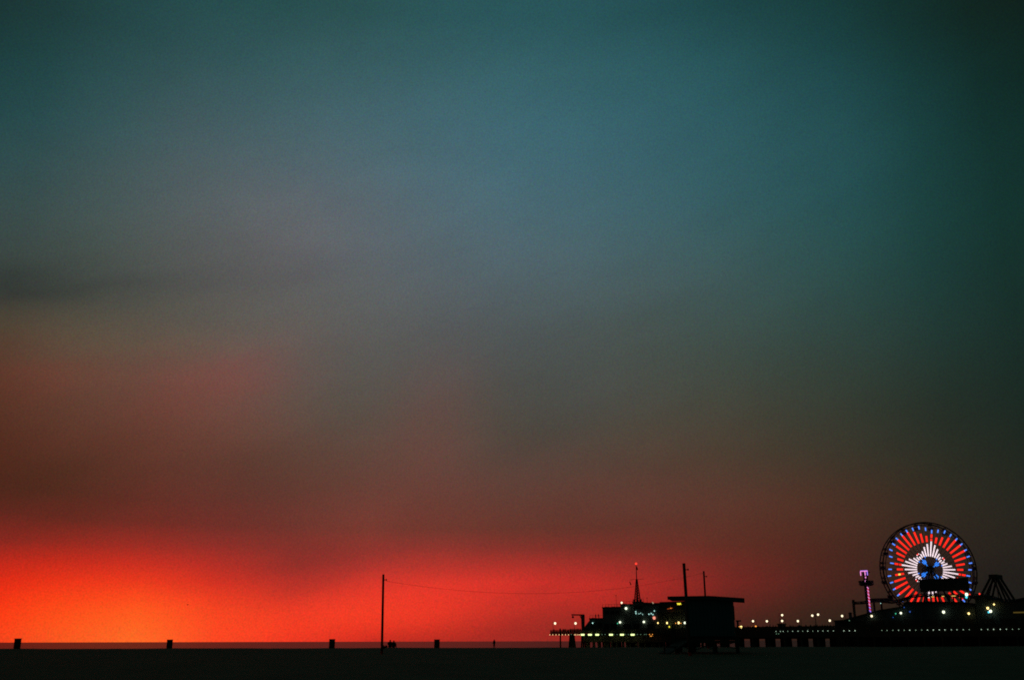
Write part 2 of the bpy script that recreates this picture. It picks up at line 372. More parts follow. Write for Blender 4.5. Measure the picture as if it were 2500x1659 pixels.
# lifeguard tower --------------------------------------------------
TY = 84.0; mpp = TY / F_PX
tl = at_depth(1676, 1557, TY); tr = at_depth(1794, 1557, TY)
tw = tr.x - tl.x; cx = (tl.x + tr.x) / 2; fz = tl.z; gz = ground(cx, TY)
tower = thing('lifeguard_tower', (cx, TY, gz), 'dark pale blue lifeguard hut raised on legs with a flat overhanging roof', 'lifeguard hut', None, math.radians(-13))
F = fz - gz; HW = tw / 2; D = 3.2
ztop = at_depth(1735, 1461, TY).z - gz
wl = MB()
nb = 13
for i in range(nb):                                            # vertical cladding boards of the rear wall
    x0 = -HW + tw * i / nb
    bd = MB().box((0, 0, (ztop - F) / 2), (tw / nb - .018, .045 + .012 * (i % 2), ztop - F - .1))
    bd.build('plank', HUT, tower, (x0 + tw / nb / 2, -.02, F + .12))
wl.box((0, .10, F + .1 + (ztop - F) / 2), (tw - .04, .14, ztop - F - .06)); wl.box((-HW + .08, D / 2 + .1, F + .1 + (ztop - F) / 2), (.12, D - .2, ztop - F - .06))
wl.box((HW - .08, D / 2 + .1, F + .1 + (ztop - F) / 2), (.12, D - .2, ztop - F - .06)); wl.box((0, D, F + .45), (tw - .3, .12, .9))
wl.build('wall', HUT, tower)
for sx in (-1, 1):
    wf = MB()
    for k in (-1, 1):
        wf.box((0, k * .62, 0), (.06, .06, 1.0)); wf.box((0, 0, k * .5), (.06, 1.3, .06))
    fr = wf.build('window_frame', HUTROOF, tower, (sx * (HW + .0), D * .5, F + 2.0))
    MB().box((0, 0, 0), (.02, 1.16, .92)).build('shutter', HUTROOF, fr)
rl = at_depth(1632.5, 1461, TY).x - cx; rr = at_depth(1815, 1468, TY).x - cx
zl = at_depth(1640, 1458, TY).z - gz; zm = at_depth(1715, 1457.5, TY).z - gz; zr = at_depth(1815, 1464, TY).z - gz
xm = .1
rf = MB(); th_ = .20
rf.prism([(rl, zl - th_ / 2), (xm, zm - th_ / 2), (rr, zr - th_ / 2), (rr, zr + th_ / 2), (xm, zm + th_ / 2), (rl, zl + th_ / 2)], -.45, D + .9)
roof = rf.build('roof', HUTROOF, tower)
MB().prism([(rl - .03, zl - th_ / 2 - .05), (xm, zm - th_ / 2 - .05), (rr + .03, zr - th_ / 2 - .05), (rr + .03, zr + th_ / 2 + .02), (xm, zm + th_ / 2 + .02), (rl - .03, zl + th_ / 2 + .02)], -.50, -.453).build('fascia', HUTROOF, roof)
dl = at_depth(1640, 1557, TY).x - cx; dr = at_depth(1803, 1557, TY).x - cx
dk = MB(); dk.box(((dl + dr) / 2, D / 2, F - .10), (dr - dl, D + .9, .12)); dk.box(((dl + dr) / 2, -.38, F - .27), (dr - dl, .10, .20)); dk.box(((dl + dr) / 2, D + .3, F - .27), (dr - dl, .10, .20))
dk.build('deck', WOOD, tower)
for lx in (dl + .5, -HW + .45, .25, HW + .10):
    for ly in (-.2, D + .1):
        MB().box((lx, ly, (F - .2) / 2 - .2), (.24, .24, F + .1)).build('leg', WOOD, tower)
def br(x0, z0, x1, z1, y=-.3): MB().bar((x0, y, z0), (x1, y, z1), .06, .17, (0, 1, 0)).build('brace', WOOD, tower)
br(.25, .45, HW + .05, F - .3); br(.3, F - .35, HW + .05, .3, D + .2); br(-HW + .45, F - .3, .25, .3); br(-HW + .4, .2, .2, F - .4, D + .2); br(dl + .5, F - .4, -HW + .45, .2)
# rail and rail box on the deck ends
rx = dr - .06
for sx, x_ in ((1, rx), (-1, dl + .08)):
    for ly in (.2, 1.2, D + .2):
        MB().box((x_, ly, F + .50), (.08, .08, 1.05)).build('rail_post', WOOD, tower)
    MB().box((x_, D / 2 + .2, F + 1.05), (.09, D + .1, .07)).build('rail', WOOD, tower)
bx = at_depth(1801, 1520, TY)
q = MB(); q.box((bx.x - cx - .05, .1, bx.z - gz - .25), (.16, .25, .8)); q.box((bx.x - cx + .02, .1, bx.z - gz + .17), (.42, .3, .10))
q.build('equipment_box', HUTROOF, tower)
rp = MB(); rp.bar((-HW - .2, -.5, F - .22), (-HW - 1.6, -2.6, .02), 1.1, .10)
rp.build('ramp', WOOD, tower)
# low sign-like stand left under hut (dark clutter on the sand)
cp = at_depth(1636, 1586, 80)
st = thing('wooden_stand', (cp.x, 80, ground(cp.x, 80)), 'low dark wooden stand on the sand left of the lifeguard hut', 'stand')
MB().box((0, 0, .55), (1.1, .5, .10)).build('top', WOOD, st)
for sx in (-1, 1):
    MB().bar((sx * .45, -.2, 0), (sx * .4, .1, .52), .08, .08).build('leg', WOOD, st); MB().bar((sx * .45, .25, 0), (sx * .4, .0, .52), .08, .08).build('leg', WOOD, st)

# barrels ----------------------------------------------------------
body = MB().lathe([(.0, .0), (.275, .0), (.285, .02), (.285, .28), (.297, .30), (.285, .32), (.285, .56), (.297, .58), (.285, .60), (.285, .84), (.275, .85), (.25, .82), (.0, .80)], 18).mesh('body', BARREL)
rim = MB().lathe([(.27, .83), (.305, .83), (.312, .85), (.305, .88), (.268, .88), (.262, .855), (.27, .83)], 18).mesh('rim', LINER)
for px, py, sc_b, lab in ((41, 1583, 1.12, 'dark litter barrel nearest the left end of the beach'), (413, 1583, 1.0, 'dark litter barrel below the orange glow, second along from the left'),
                    (810, 1581.5, 1.03, 'dark litter barrel just left of the lone pole'), (1066.5, 1581, .97, 'dark litter barrel between the seated pair and the standing person')):
    p = at_depth(px, py, 104)
    r = thing('litter_barrel', (p.x, 104, ground(p.x, 104) - .03), lab, 'litter barrel', 'litter barrels along the sand crest')
    link('body', body, r); link('rim', rim, r); r.scale = (sc_b, sc_b, sc_b * (1.02 if px < 100 else .98)); r.rotation_euler = (0, random.uniform(-.01, .01), random.uniform(0, 3))

# people -----------------------------------------------------------
def person_mesh(name, J, edges, rad, hem=.95, collar=1.42, split=True):
    me = bpy.data.meshes.new(name); me.from_pydata([Vector(v) for v in J], edges, [])
    o = bpy.data.objects.new(name, me); COL.objects.link(o)
    o.modifiers.new('s', 'SKIN'); sv = me.skin_vertices[0].data
    for i, r in enumerate(rad): sv[i].radius = r if isinstance(r, tuple) else (r, r)
    for x in sv: x.use_root = False
    sv[0].use_root = True
    m = o.modifiers.new('d', 'SUBSURF'); m.levels = 2; m.render_levels = 2
    dg = bpy.context.evaluated_depsgraph_get(); ev = o.evaluated_get(dg)
    out_ = bpy.data.meshes.new_from_object(ev); out_.name = name
    bpy.data.objects.remove(o)
    out_.materials.clear()
    for mm in (CLOTH, CLOTH2, SKIN): out_.materials.append(mm)
    for p in out_.polygons:
        z = p.center.z; p.use_smooth = True
        p.material_index = 2 if z > collar else (0 if z > hem else 1)
    return out_
def standing(name, armL, armR, stride=.0, lean=0.0):
    J = [(0, 0, .95), (0, lean * .3, 1.15), (0, lean * .7, 1.38), (0, lean, 1.48), (0, lean + .01, 1.60), (0, lean + .02, 1.71),
         (-.10, 0, .90), (-.11, stride * .5 + .02, .50), (-.12, stride, .09), (-.12, stride + .14, .04),
         (.10, 0, .90), (.11, -stride * .5 + .02, .50), (.12, -stride, .09), (.12, -stride + .14, .04),
         (-.18, lean * .7, 1.40), armL[0], armL[1], (.18, lean * .7, 1.40), armR[0], armR[1]]
    E = [(0, 1), (1, 2), (2, 3), (3, 4), (4, 5), (0, 6), (6, 7), (7, 8), (8, 9), (0, 10), (10, 11), (11, 12), (12, 13), (2, 14), (14, 15), (15, 16), (2, 17), (17, 18), (18, 19)]
    R = [(.15, .11), (.14, .10), (.16, .11), .055, (.085, .10), .075, .09, .062, .045, .04, .09, .062, .045, .04, .06, .045, .035, .06, .045, .035]
    return person_mesh(name, J, E, R)
P1 = standing('body', ((-.25, .0, 1.12), (-.24, .08, .86)), ((.25, .0, 1.12), (.24, .08, .86)), .03)
P2 = standing('body', ((-.25, .1, 1.14), (-.16, .34, 1.06)), ((.25, .1, 1.14), (.16, .34, 1.06)), .02, .10)      # leaning on a rail
P3 = standing('body', ((-.27, -.04, 1.13), (-.22, .14, .92)), ((.24, .12, 1.16), (.08, .26, 1.34)), .16)         # walking, hand raised
J = [(0, 0, .14), (0, .02, .36), (0, .07, .56), (0, .09, .66), (0, .12, .76), (0, .13, .85),
     (-.11, .1, .14), (-.14, .46, .42), (-.13, .70, .08), (-.13, .84, .05), (.11, .1, .14), (.14, .46, .42), (.13, .70, .08), (.13, .84, .05),
     (-.18, .08, .57), (-.24, .25, .38), (-.12, .46, .44), (.18, .08, .57), (.24, .25, .38), (.12, .46, .44)]
E = [(0, 1), (1, 2), (2, 3), (3, 4), (4, 5), (0, 6), (6, 7), (7, 8), (8, 9), (0, 10), (10, 11), (11, 12), (12, 13), (2, 14), (14, 15), (15, 16), (2, 17), (17, 18), (18, 19)]
R = [(.17, .13), (.15, .11), (.17, .11), .06, (.085, .10), .075, .09, .065, .045, .04, .09, .065, .045, .04, .06, .045, .036, .06, .045, .036]
P4 = person_mesh('body', J, E, R, .2, .66)
def person(me, loc, label, rz=0, group=None, sc=1.0):
    r = thing('person', loc, label, 'person', group, rz); link('body', me, r); r.scale = (sc, sc, sc); return r
p = at_depth(1206.5, 1580, 188); q = person(P1, (p.x, 188, ground(p.x, 188) - .02), 'lone dark person standing upright on the sand facing the sea', (.9), None, .98); q.scale = (1.15, 1.15, .98)
for px, sc_p, lab in ((952, 1.06, 'taller dark person sitting on the sand, nearer the lone pole'), (960.3, .98, 'shorter dark person sitting close against the taller seated one')):
    p = at_depth(px, 1580, 118); q = person(P4, (p.x, 118, ground(p.x, 118) - .01), lab, .1 if px < 955 else -.15, None, sc_p); q.scale = (sc_p * 1.05, sc_p * 1.1, sc_p * 1.03)
def bag(px, Y, w_, h_, lab):
    p = at_depth(px, 1580, Y); r = thing('bag', (p.x, Y, ground(p.x, Y) - .02), lab, 'bag')
    MB().ball((0, 0, h_ * .48), w_ / 2, 10, 7, h_ / w_).build('pouch', CLOTHBAG, r)
    hb = MB(); pr = None
    for i in range(9):
        a = PI * i / 8; v = Vector((math.cos(a) * w_ * .25, 0, h_ * .86 + math.sin(a) * h_ * .22))
        if pr is not None: hb.tube(pr, v, .02, .02, 5)
        pr = v
    hb.build('handle', CLOTHBAG, r)
bag(943, 121, .34, .30, 'small dark bag lying left of the two seated people')
bag(936.5, 100, .34, .30, 'dark bag leaning against the foot of the lone pole')

# a gull far out over the glow
g = at_depth(458, 1475, 160); gr = thing('gull', g, 'tiny gull gliding across the red glow above the sea', 'bird', None, .6); gr.scale = (.7, .7, .7)
MB().ball((0, 0, 0), .07, 8, 6).build('body', BIRDM, gr).scale = (2.6, 1, 1)
for s_ in (-1, 1):
    q = MB(); q.add([(.09, 0, .02), (-.09, 0, .02), (-.02, s_ * .28, .11), (.08, s_ * .28, .11), (-.06, s_ * .6, .03), (0, 0, .035), (.03, s_ * .28, .125)], [(0, 1, 2, 3), (2, 4, 3), (0, 5, 1), (1, 5, 6, 2), (5, 0, 3, 6), (2, 6, 4), (6, 3, 4)])
    q.build('wing', BIRDM, gr)

# ------------------------------------------------------------------ the pier frame: p runs shorewards along the pier, t away from the camera
TH = math.atan2(-.682, .731); UX = Vector((math.cos(TH), math.sin(TH), 0)); NY = Vector((-math.sin(TH), math.cos(TH), 0))
O = Vector((112.4, 269.0, 0))
def W(p, t, z): return O + UX * p + NY * t + Vector((0, 0, z))
def PX(px, py, t):
    d = ray(px, py); o = O + NY * t
    k = (o - EYE).dot(NY) / d.dot(NY); q = EYE + d * k
    return (q - O).dot(UX), q.z
def pw(px, py, t): p, z = PX(px, py, t); return W(p, t, z)
DZ = 7.0
PE = PX(1342, 1548, 0)[0]; PS = 70.0            # sea end and shore end
pier = thing('pier', W(0, 0, 0), 'long dark timber pleasure pier on piles running out to sea', 'pier', None, TH)
p_wide = PX(2040, 1538, 0)[0]; p_head = PX(1640, 1545, 0)[0]
for a, b_, wd, nm in ((PE, p_head, 30, 'head'), (p_head + .02, p_wide - .02, 11, 'narrow'), (p_wide, PS, 60, 'wide')):
    thick = .45 if nm == 'head' else .5
    MB().box(((a + b_) / 2, wd / 2, DZ - thick / 2 - (.25 if nm == 'head' else 0)), (b_ - a, wd, thick)).build('deck', TIMBER, pier)
    if nm != 'head':
        for t_ in ((.15, 5.5, 10.8) if nm == 'narrow' else (.15, 12, 24, 36, 48, 59)):
            MB().box(((a + b_) / 2, t_, DZ - 1.15), (b_ - a, .3, 1.3)).build('stringer', TIMBER, pier)
# bents: rows of piles with a cap beam
pile_me = {}
def pile(p, t, ztop, zbot=-2.0, r=.20, lean=0):
    MB().tube((lean, 0, zbot), (0, 0, ztop), r * 1.05, r, 8).build('pile', TIMBER, pier, (p, t, 0))
p_ = p_head + 2.5
bents = []
while p_ < p_wide - 1:
    bents.append(p_); p_ += 5.2
for i, p_ in enumerate(bents):
    for t_ in (.5, 1.5, 2.5, 3.4, 8.0, 8.9, 9.8, 10.6):
        pile(p_ + random.uniform(-.12, .12), t_, DZ - 1.8, r=random.uniform(.34, .44), lean=random.uniform(-.25, .25))
    MB().box((p_, 5.5, DZ - 2.02), (.40, 11.0, .42)).build('pile_cap', TIMBER, pier)
MB().box(((p_head + p_wide) / 2, 5.4, DZ - 2.12), (p_wide - p_head - .6, 9.6, .12)).build('walkway', TIMBER, pier)
wb = p_wide - 8.5
while wb < PS:
    MB().box((wb + .24, 16.0 + random.uniform(0, .06), 2.4), (.46, .2, 7.4)).build('bulkhead_plank', TIMBER, pier); wb += .5
p_ = p_wide + 1.5
while p_ < PS:
    for t_ in (.5, 6.5, 12, 18, 30, 45):
        pile(p_ + random.uniform(-.2, .2), t_, DZ - 1.2, r=.24, lean=random.uniform(-.2, .2))
    MB().box((p_, 30, DZ - 2.02), (.45, 60, .44)).build('pile_cap', TIMBER, pier); p_ += 4.6
# sea end: a few thick piles, then the hanging lower landing
q0 = PX(1368, 1550, 2)[0]; pile(q0, 2, DZ + 1.5, -2, .26)
for k in (-1, -.4, .3, 1): pile(PX(1396.5, 1550, 3)[0] + k * .6, 3 + k * .2, DZ - .5, -2, .32, lean=k * 1.0)
for k in (-1, 0, 1): pile(PX(1424, 1550, 4)[0] + k * .55, 4, DZ - .5, -2, .28, lean=k * .6)
pl0 = PX(1427, 1550, 3)[0]
MB().box(((pl0 + p_head) / 2, 12, (3.9 + 6.3) / 2), (p_head - pl0, 20, 2.4)).build('lower_landing', TIMBER, pier)
x = pl0 + 1
while x < p_head:
    for t_ in (2.6, 6, 10, 15, 21): pile(x + random.uniform(-.6, .6), t_, 4.0, -2, random.uniform(.30, .45), lean=random.uniform(-.6, .6))
    x += 1.9
# railings
def railing(a, b_, t, zt=DZ):
    n = max(2, int(abs(b_ - a) / 2.6)); st_ = (b_ - a) / n
    pm = MB().box((0, 0, .55), (.10, .10, 1.1)).mesh('rail_post', TIMBER)
    for i in range(n + 1): link('rail_post', pm, pier, (a + st_ * i, t, zt))
    for h in (.14, .36, .58, .80, 1.12): MB().box(((a + b_) / 2, t - .07, zt + h), (b_ - a, .05, .205)).build('rail', TIMBER, pier)
railing(PE + .1, p_head, .25, DZ - .25); railing(p_head + .3, PS, .25); railing(p_head + .3, p_wide - .5, 10.7)
# deck-edge bulbs
bulb_r = .105
bm_dot = MB().ball((0, 0, 0), bulb_r, 8, 6).mesh('deck_bulb', E_DOT)
bm_dw = MB().ball((0, 0, 0), .14, 8, 6).mesh('deck_bulb', E_DOTW)
bm_dim = MB().ball((0, 0, 0), .11, 8, 6).mesh('deck_bulb', E_DIM)
c4 = lambda x: 1780 + x / 5.9075
c1 = lambda x: 2050 + x / 4.751
c2 = lambda x: 1330 + x / 6.0314
row = [c4(x) for x in (680, 738, 783, 850, 920, 990, 1061, 1132, 1208, 1280, 1352, 1427, 1504, 1657, 1735, 1815)] + [c1(x) for x in (490, 550, 614, 680, 747, 815, 884, 952, 1020, 1089, 1155, 1223, 1295, 1363, 1433, 1503, 1645, 1717, 1788, 1860, 1932, 2007, 2080)]
bm_d3 = [bm_dot, MB().ball((0, 0, 0), bulb_r, 8, 6).mesh('deck_bulb', emat('deck_bulb_soft_light', (.7, 1, .75), .7)), MB().ball((0, 0, 0), bulb_r * .85, 8, 6).mesh('deck_bulb', emat('deck_bulb_faint_light', (.65, 1, .7), .55))]
for x in row:
    x += random.uniform(-.7, .7)
    y = 1540 - (x - 1895) * 5.5 / 585
    tag(link('deck_bulb', random.choice(bm_d3), None, pw(x, y, -.12)), 'tiny white bulb in the long even row along the pier deck edge', 'bulb', 'bulbs in the long row along the deck edge')
for i, x in enumerate((683, 715)):
    tag(link('deck_bulb', bm_dim, None, pw(c4(x), 1380 + 980 / 5.9075, -.12)), 'faint bulb of a pair hung just below the start of the long bulb row', 'bulb', 'pair of faint bulbs below the row')
for x in (75, 118, 165, 210, 258, 305, 350, 440, 458, 487, 510):
    tag(link('deck_bulb', bm_dw, None, pw(c2(x), 1350 + 1196 / 6.0314, -.12)), 'small orange bulb under the railing at the sea end of the pier', 'bulb', 'orange bulbs under the sea end')
for x in (390, 630, 700, 843, 888, 1015, 1065, 1183, 1230, 1363, 1413, 1468, 1492):
    tag(link('deck_bulb', bm_dim, None, pw(c2(x), 1350 + 1191 / 6.0314, -.12)), 'dim greenish bulb between the bright tubes below the pier restaurant', 'bulb', 'dim bulbs between the tubes')
ords = ['first', 'second', 'third', 'fourth', 'fifth', 'sixth', 'seventh', 'eighth', 'ninth', 'tenth', 'eleventh', 'twelfth']
tube_me = None
for i, x in enumerate((557, 665, 772, 975, 1137, 1293)):
    r = thing('tube_light', pw(c2(x), 1350 + 1195 / 6.0314, -.25), '%s bright yellow green tube light below the pier restaurant, counting from the sea end' % ords[i], 'tube light', 'bright tube lights below the restaurant', TH)
    if tube_me is None:
        tube_me = MB().tube((-.62, 0, 0), (.62, 0, 0), .26, .26, 10).mesh('tube', E_TUBE); hold_me = MB().box((0, .22, .30), (1.2, .25, .07)).mesh('holder', STEEL)
    link('tube', tube_me, r); link('holder', hold_me, r)
# orange light bracket near the end of the tubes
r = thing('orange_bulb_bracket', pw(c2(1565), 1350 + 1197 / 6.0314, -.2), 'u shaped bracket of four orange bulbs past the last tube light', 'bulb bracket', None, TH)
MB().bar((-.6, 0, 0), (.6, 0, -.35), .06, .06).build('bracket', STEEL, r)
for dx, dz in ((-.55, .12), (-.2, -.38), (.22, -.38), (.58, .12)): MB().ball((dx, -.06, dz), .13, 8, 6).build('bulb', E_ORANGE, r)

# ------------------------------------------------------------------ lamps
def street_lamp(px, py, t, side, label, em=E_GLOBE, rad=.29, arm=1.0, base=DZ, group='globe lamps standing along the pier'):
    g = pw(px, py, t); p_, z = PX(px, py, t)
    px_ = p_ - side * arm
    r = thing('street_lamp', W(px_, t, base), label, 'street lamp', group, TH)
    h = z - base
    MB().tube((0, 0, 0), (0, 0, h + .45), .075, .05, 8).build('post', STEEL, r)
    MB().tube((0, 0, 0), (0, 0, .5), .13, .11, 10).build('base', STEEL, r)
    MB().tube((0, 0, h + .40), (side * arm, 0, h + .45), .035, .03, 6).build('arm', STEEL, r)
    gl = MB().ball((side * arm, 0, h), rad, 12, 9, 1.12).build('globe', em, r)
    MB().lathe([(.05, rad * 1.25), (.14, rad * 1.15), (rad * .72, rad * .95), (rad * .60, rad * .9)], 10).build('cap', STEEL, gl, (side * arm, 0, h))
    return r
L4 = lambda x, y: (1780 + x / 5.9075, 1380 + y / 5.9075)
street_lamp(*L4(345, 797), 9.8, -1, 'short globe lamp first to the right of the lifeguard hut', rad=.30)
street_lamp(*L4(545, 798), 9.8, -1, 'short globe lamp second to the right of the lifeguard hut', rad=.30)
street_lamp(*L4(765, 710), 1.4, 1, 'tall globe lamp directly above a shorter lamp, over the dark kiosk')
street_lamp(*L4(765, 794), 9.8, -1, 'short globe lamp directly below a taller one, over the dark kiosk', rad=.30)
street_lamp(*L4(992, 796), 9.8, -1, 'short globe lamp alone midway between the stacked pair and the side by side pair', rad=.30)
street_lamp(*L4(1200, 717), 1.4, -1, 'tall globe lamp, seaward one of two standing close side by side')
street_lamp(*L4(1283, 702), 1.4, 1, 'tall globe lamp, shoreward and higher one of two standing close side by side')
street_lamp(*L4(1452, 789), 9.8, -1, 'short globe lamp between the side by side pair and the sloping roof', rad=.30)
street_lamp(*L4(1630, 723), 1.4, -1, 'tall globe lamp seaward of the coaster end post')
street_lamp(*L4(2056, 724), 1.4, 1, 'tall globe lamp just below and right of the drop tower lights')
L1 = lambda x, y: (2050 + x / 4.751, 1250 + y / 4.751)
street_lamp(*L1(710, 1165), 1.0, -1, 'tall globe lamp below the lower edge of the wheel by a green light', E_COOL)
street_lamp(*L1(1205, 1153), 1.0, -1, 'tall greenish globe lamp alone under the middle of the wheel', E_COOL, rad=.36)
street_lamp(*L1(1497, 1170), 1.0, -1, 'small amber lamp under the shoreward edge of the wheel', E_AMBER, rad=.26)
street_lamp(*L1(1717, 1108), 1.0, -1, 'amber lamp left of the swing ride, above the bright cool lamp', E_AMBER, rad=.30)
street_lamp(*L1(1790, 1065), 1.0, 1, 'small high amber lamp under the swing ride frame', E_AMBER, rad=.20)
street_lamp(*L1(1750, 1143), 1.0, 1, 'large bright cool lamp below the swing ride with a cyan light beside it', E_COOL, rad=.36)
L2 = lambda x, y: (1330 + x / 6.0314, 1350 + y / 6.0314)
street_lamp(*L2(152, 1027), 1.5, 1, 'outermost globe lamp at the very sea end of the pier', E_GLOBE, rad=.38, base=DZ - .25)
street_lamp(*L2(453, 1027), 3.0, 1, 'globe lamp between the sea end and the boat hoist', E_GLOBE, rad=.38, arm=.6, base=DZ - .25)

def small_light(px, py, t, em, rad, label, name='small_light', cat='light', group=None, sz=1.0):
    r = thing(name, pw(px, py, t), label, cat, group, TH)
    MB().ball((0, 0, 0), rad, 10, 7, sz).build('bulb', em, r)
    MB().box((0, rad + .05, 0), (rad * .8, .12, rad * .8)).build('fitting', STEEL, r)
    return r
TB = 2.9      # lights mounted on the restaurant front
for x, y, em, rd, lab in ((705, 1024, E_PALE, .20, 'pale cyan light on the low seaward block of the restaurant'), (1108, 1012, E_COOL, .36, 'bright white wall globe on the restaurant beside a tiny green light'),
        (1072, 1028, E_GREEN, .18, 'tiny green light just left of a bright wall globe on the restaurant'), (1197, 808, E_COOL, .42, 'brightest white globe high on the restaurant wall below the roof line'),
        (1132, 724, E_GLOBE, .32, 'white globe standing on the restaurant roof left of the mast'), (1459, 1006, E_COOL, .36, 'bright white wall globe on the restaurant straight below the mast'),
        (1667, 1022, E_AMBER, .24, 'amber light first under the awning after the round pink light'), (1803, 1022, E_AMBER, .32, 'amber light under the awning with a yellow one just below it'),
        (1832, 1078, E_YELLOW, .26, 'dull yellow light hanging lowest under the awning'), (1968, 1020, E_AMBER, .38, 'widest amber light under the awning with a faint orange bulb at each side'),
        (1928, 1026, E_ORANGE, .14, 'faint orange bulb seaward of the widest amber light'), (2003, 1026, E_ORANGE, .14, 'faint orange bulb shoreward of the widest amber light'),
        (2063, 1020, E_COOL, .36, 'bright white light under the awning closest to the leaning pole'), (1478, 1265, E_ORANGE, .15, 'small orange light low under the restaurant near the dim bulbs'),
        (1400, 1312, E_DIM, .16, 'faint pale light lowest under the restaurant by the piles'), (1860, 1320, E_REDL, .12, 'tiny red light low under the awning near the sand')):
    px, py = L2(x, y)
    small_light(px, py, TB - .35 if y > 1100 and y != 1078 else TB - .1 - rd, em, rd, lab, 'wall_light')
for x, y in ((1340, 857), (1343, 883), (1412, 877), (1387, 887), (1440, 897), (1534, 893), (1567, 884), (1593, 898), (1613, 845)):
    small_light(*L2(x, y), TB - .25, E_PALE, .10 if (x, y) in ((1387, 887), (1412, 877), (1440, 897)) else .15, 'tiny pale cyan light scattered on the upper restaurant wall under the mast', 'wall_light', 'light', 'pale cyan lights on the upper restaurant wall', 1.25)
# right-hand coloured lights
for x, y, em, rd, lab in ((650, 1172, E_GREEN, .17, 'small green light beside the lamp below the wheel'), (815, 1150, E_BLUEL, .20, 'small blue light on the hall roof below the wheel'), (748, 1100, E_BLUEL, .13, 'faint blue light at the seaward corner of the hall roof'),
        (1472, 950, E_COOL, .42, 'large white light low at the shoreward edge of the wheel'), (1470, 982, E_CYAN, .30, 'cyan light directly under the large white one by the wheel'),
        (1508, 948, E_REDL, .17, 'dull red light just right of the large white light by the wheel'), (1622, 943, E_REDL, .22, 'red light on the roof edge between the wheel and the swing ride'),
        (1728, 1156, E_CYAN, .24, 'cyan light attached left of the large cool lamp under the swing ride'), (475, 1053, E_PALE, .10, 'pinprick pale light on the coaster leg beside the drop tower'),
        (620, 1215, E_BLUEL, .12, 'faint blue light on the sloping roof below the green light'), (112, 1252, E_DIM, .14, 'faint light on the low roof seaward of the drop tower')):
    small_light(*L1(x, y), .9 if y > 1090 else 3.0, em, rd, lab)
for x, y, em, rd, lab in ((175, 882, E_AMBER, .34, 'bright amber light at railing height just right of the lifeguard hut'), (148, 880, E_ORANGE, .20, 'small orange light touching the bright amber one by the lifeguard hut'),
        (385, 873, E_ORANGE, .24, 'brighter of two orange lights above the railing under the first globe lamp'), (335, 875, E_ORANGE, .15, 'fainter of two orange lights above the railing under the first globe lamp')):
    small_light(*L4(x, y), 6.0, em, rd, lab)

# ------------------------------------------------------------------ restaurant at the sea end
def pxbox(mb, x0, x1, ytop, t0, t1, zb=DZ):
    a, z = PX(x0, ytop, t0); b_, _ = PX(x1, ytop, t0); mb.box(((a + b_) / 2, (t0 + t1) / 2, (z + zb) / 2), (b_ - a, t1 - t0, z - zb)); return a, b_, z
rest = thing('pier_restaurant', W(0, 0, 0), 'dark stepped restaurant block with flat roofs at the sea end of the pier', 'restaurant', None, TH)
rtop = []
for i, (x0, x1, y) in enumerate(((1439, 1471, 1510), (1470.6, 1515, 1483), (1514.6, 1545, 1476), (1544.6, 1571, 1470), (1570.6, 1608, 1475.5))):
    m = MB(); a, b_, z = pxbox(m, x0, x1, y, TB + .02 * i, TB + 14 + .02 * i, DZ - .2); m.build('wall', WALLP, rest); rtop.append((a, b_, z))
    q = MB()
    for ty in (TB - .12 + .02 * i, TB + 14 + .02 * i): q.box(((a + b_) / 2, ty, z + .10), (b_ - a + .1, .25, .35))
    q.build('parapet', ROOFM, rest)
a0_, z0_ = PX(1425, 1532, TB); a1_, z1_ = PX(1439, 1514, TB)
st_ = MB()
for k in range(9):
    f0 = k / 9; st_.box((a0_ + (a1_ - a0_) * (f0 + .055), TB + 2.5, (DZ + z0_ + (z1_ - z0_) * (f0 + .11)) / 2), ((a1_ - a0_) / 9 - .01, 4.8, z0_ + (z1_ - z0_) * (f0 + .11) - DZ))
st_.build('stairs', WALLP, rest)
for x0, x1, y, dt_ in ((1476, 1482, 1480, 3), (1494, 1497, 1479.5, 5), (1504, 1511, 1480.5, 4), (1519, 1524, 1472.5, 6), (1533, 1538, 1473, 4), (1576, 1582, 1471.5, 5), (1587, 1590, 1471, 3), (1596, 1604, 1472.5, 6), (1444, 1448, 1507, 5)):
    k_ = [i for i, (u0, u1) in enumerate(((1439, 1471), (1470.6, 1515), (1514.6, 1545), (1544.6, 1571), (1570.6, 1608))) if u0 <= x0 < u1][0]
    m = MB(); a, z = PX(x0, y, TB + dt_); b_, _ = PX(x1, y, TB + dt_); zb_ = rtop[k_][2] - .05
    m.box(((a + b_) / 2, TB + dt_ + .6, (max(z, zb_ + .4) + zb_) / 2), (b_ - a, 1.2, max(z, zb_ + .4) - zb_)); m.build('roof_unit', ROOFM, rest)
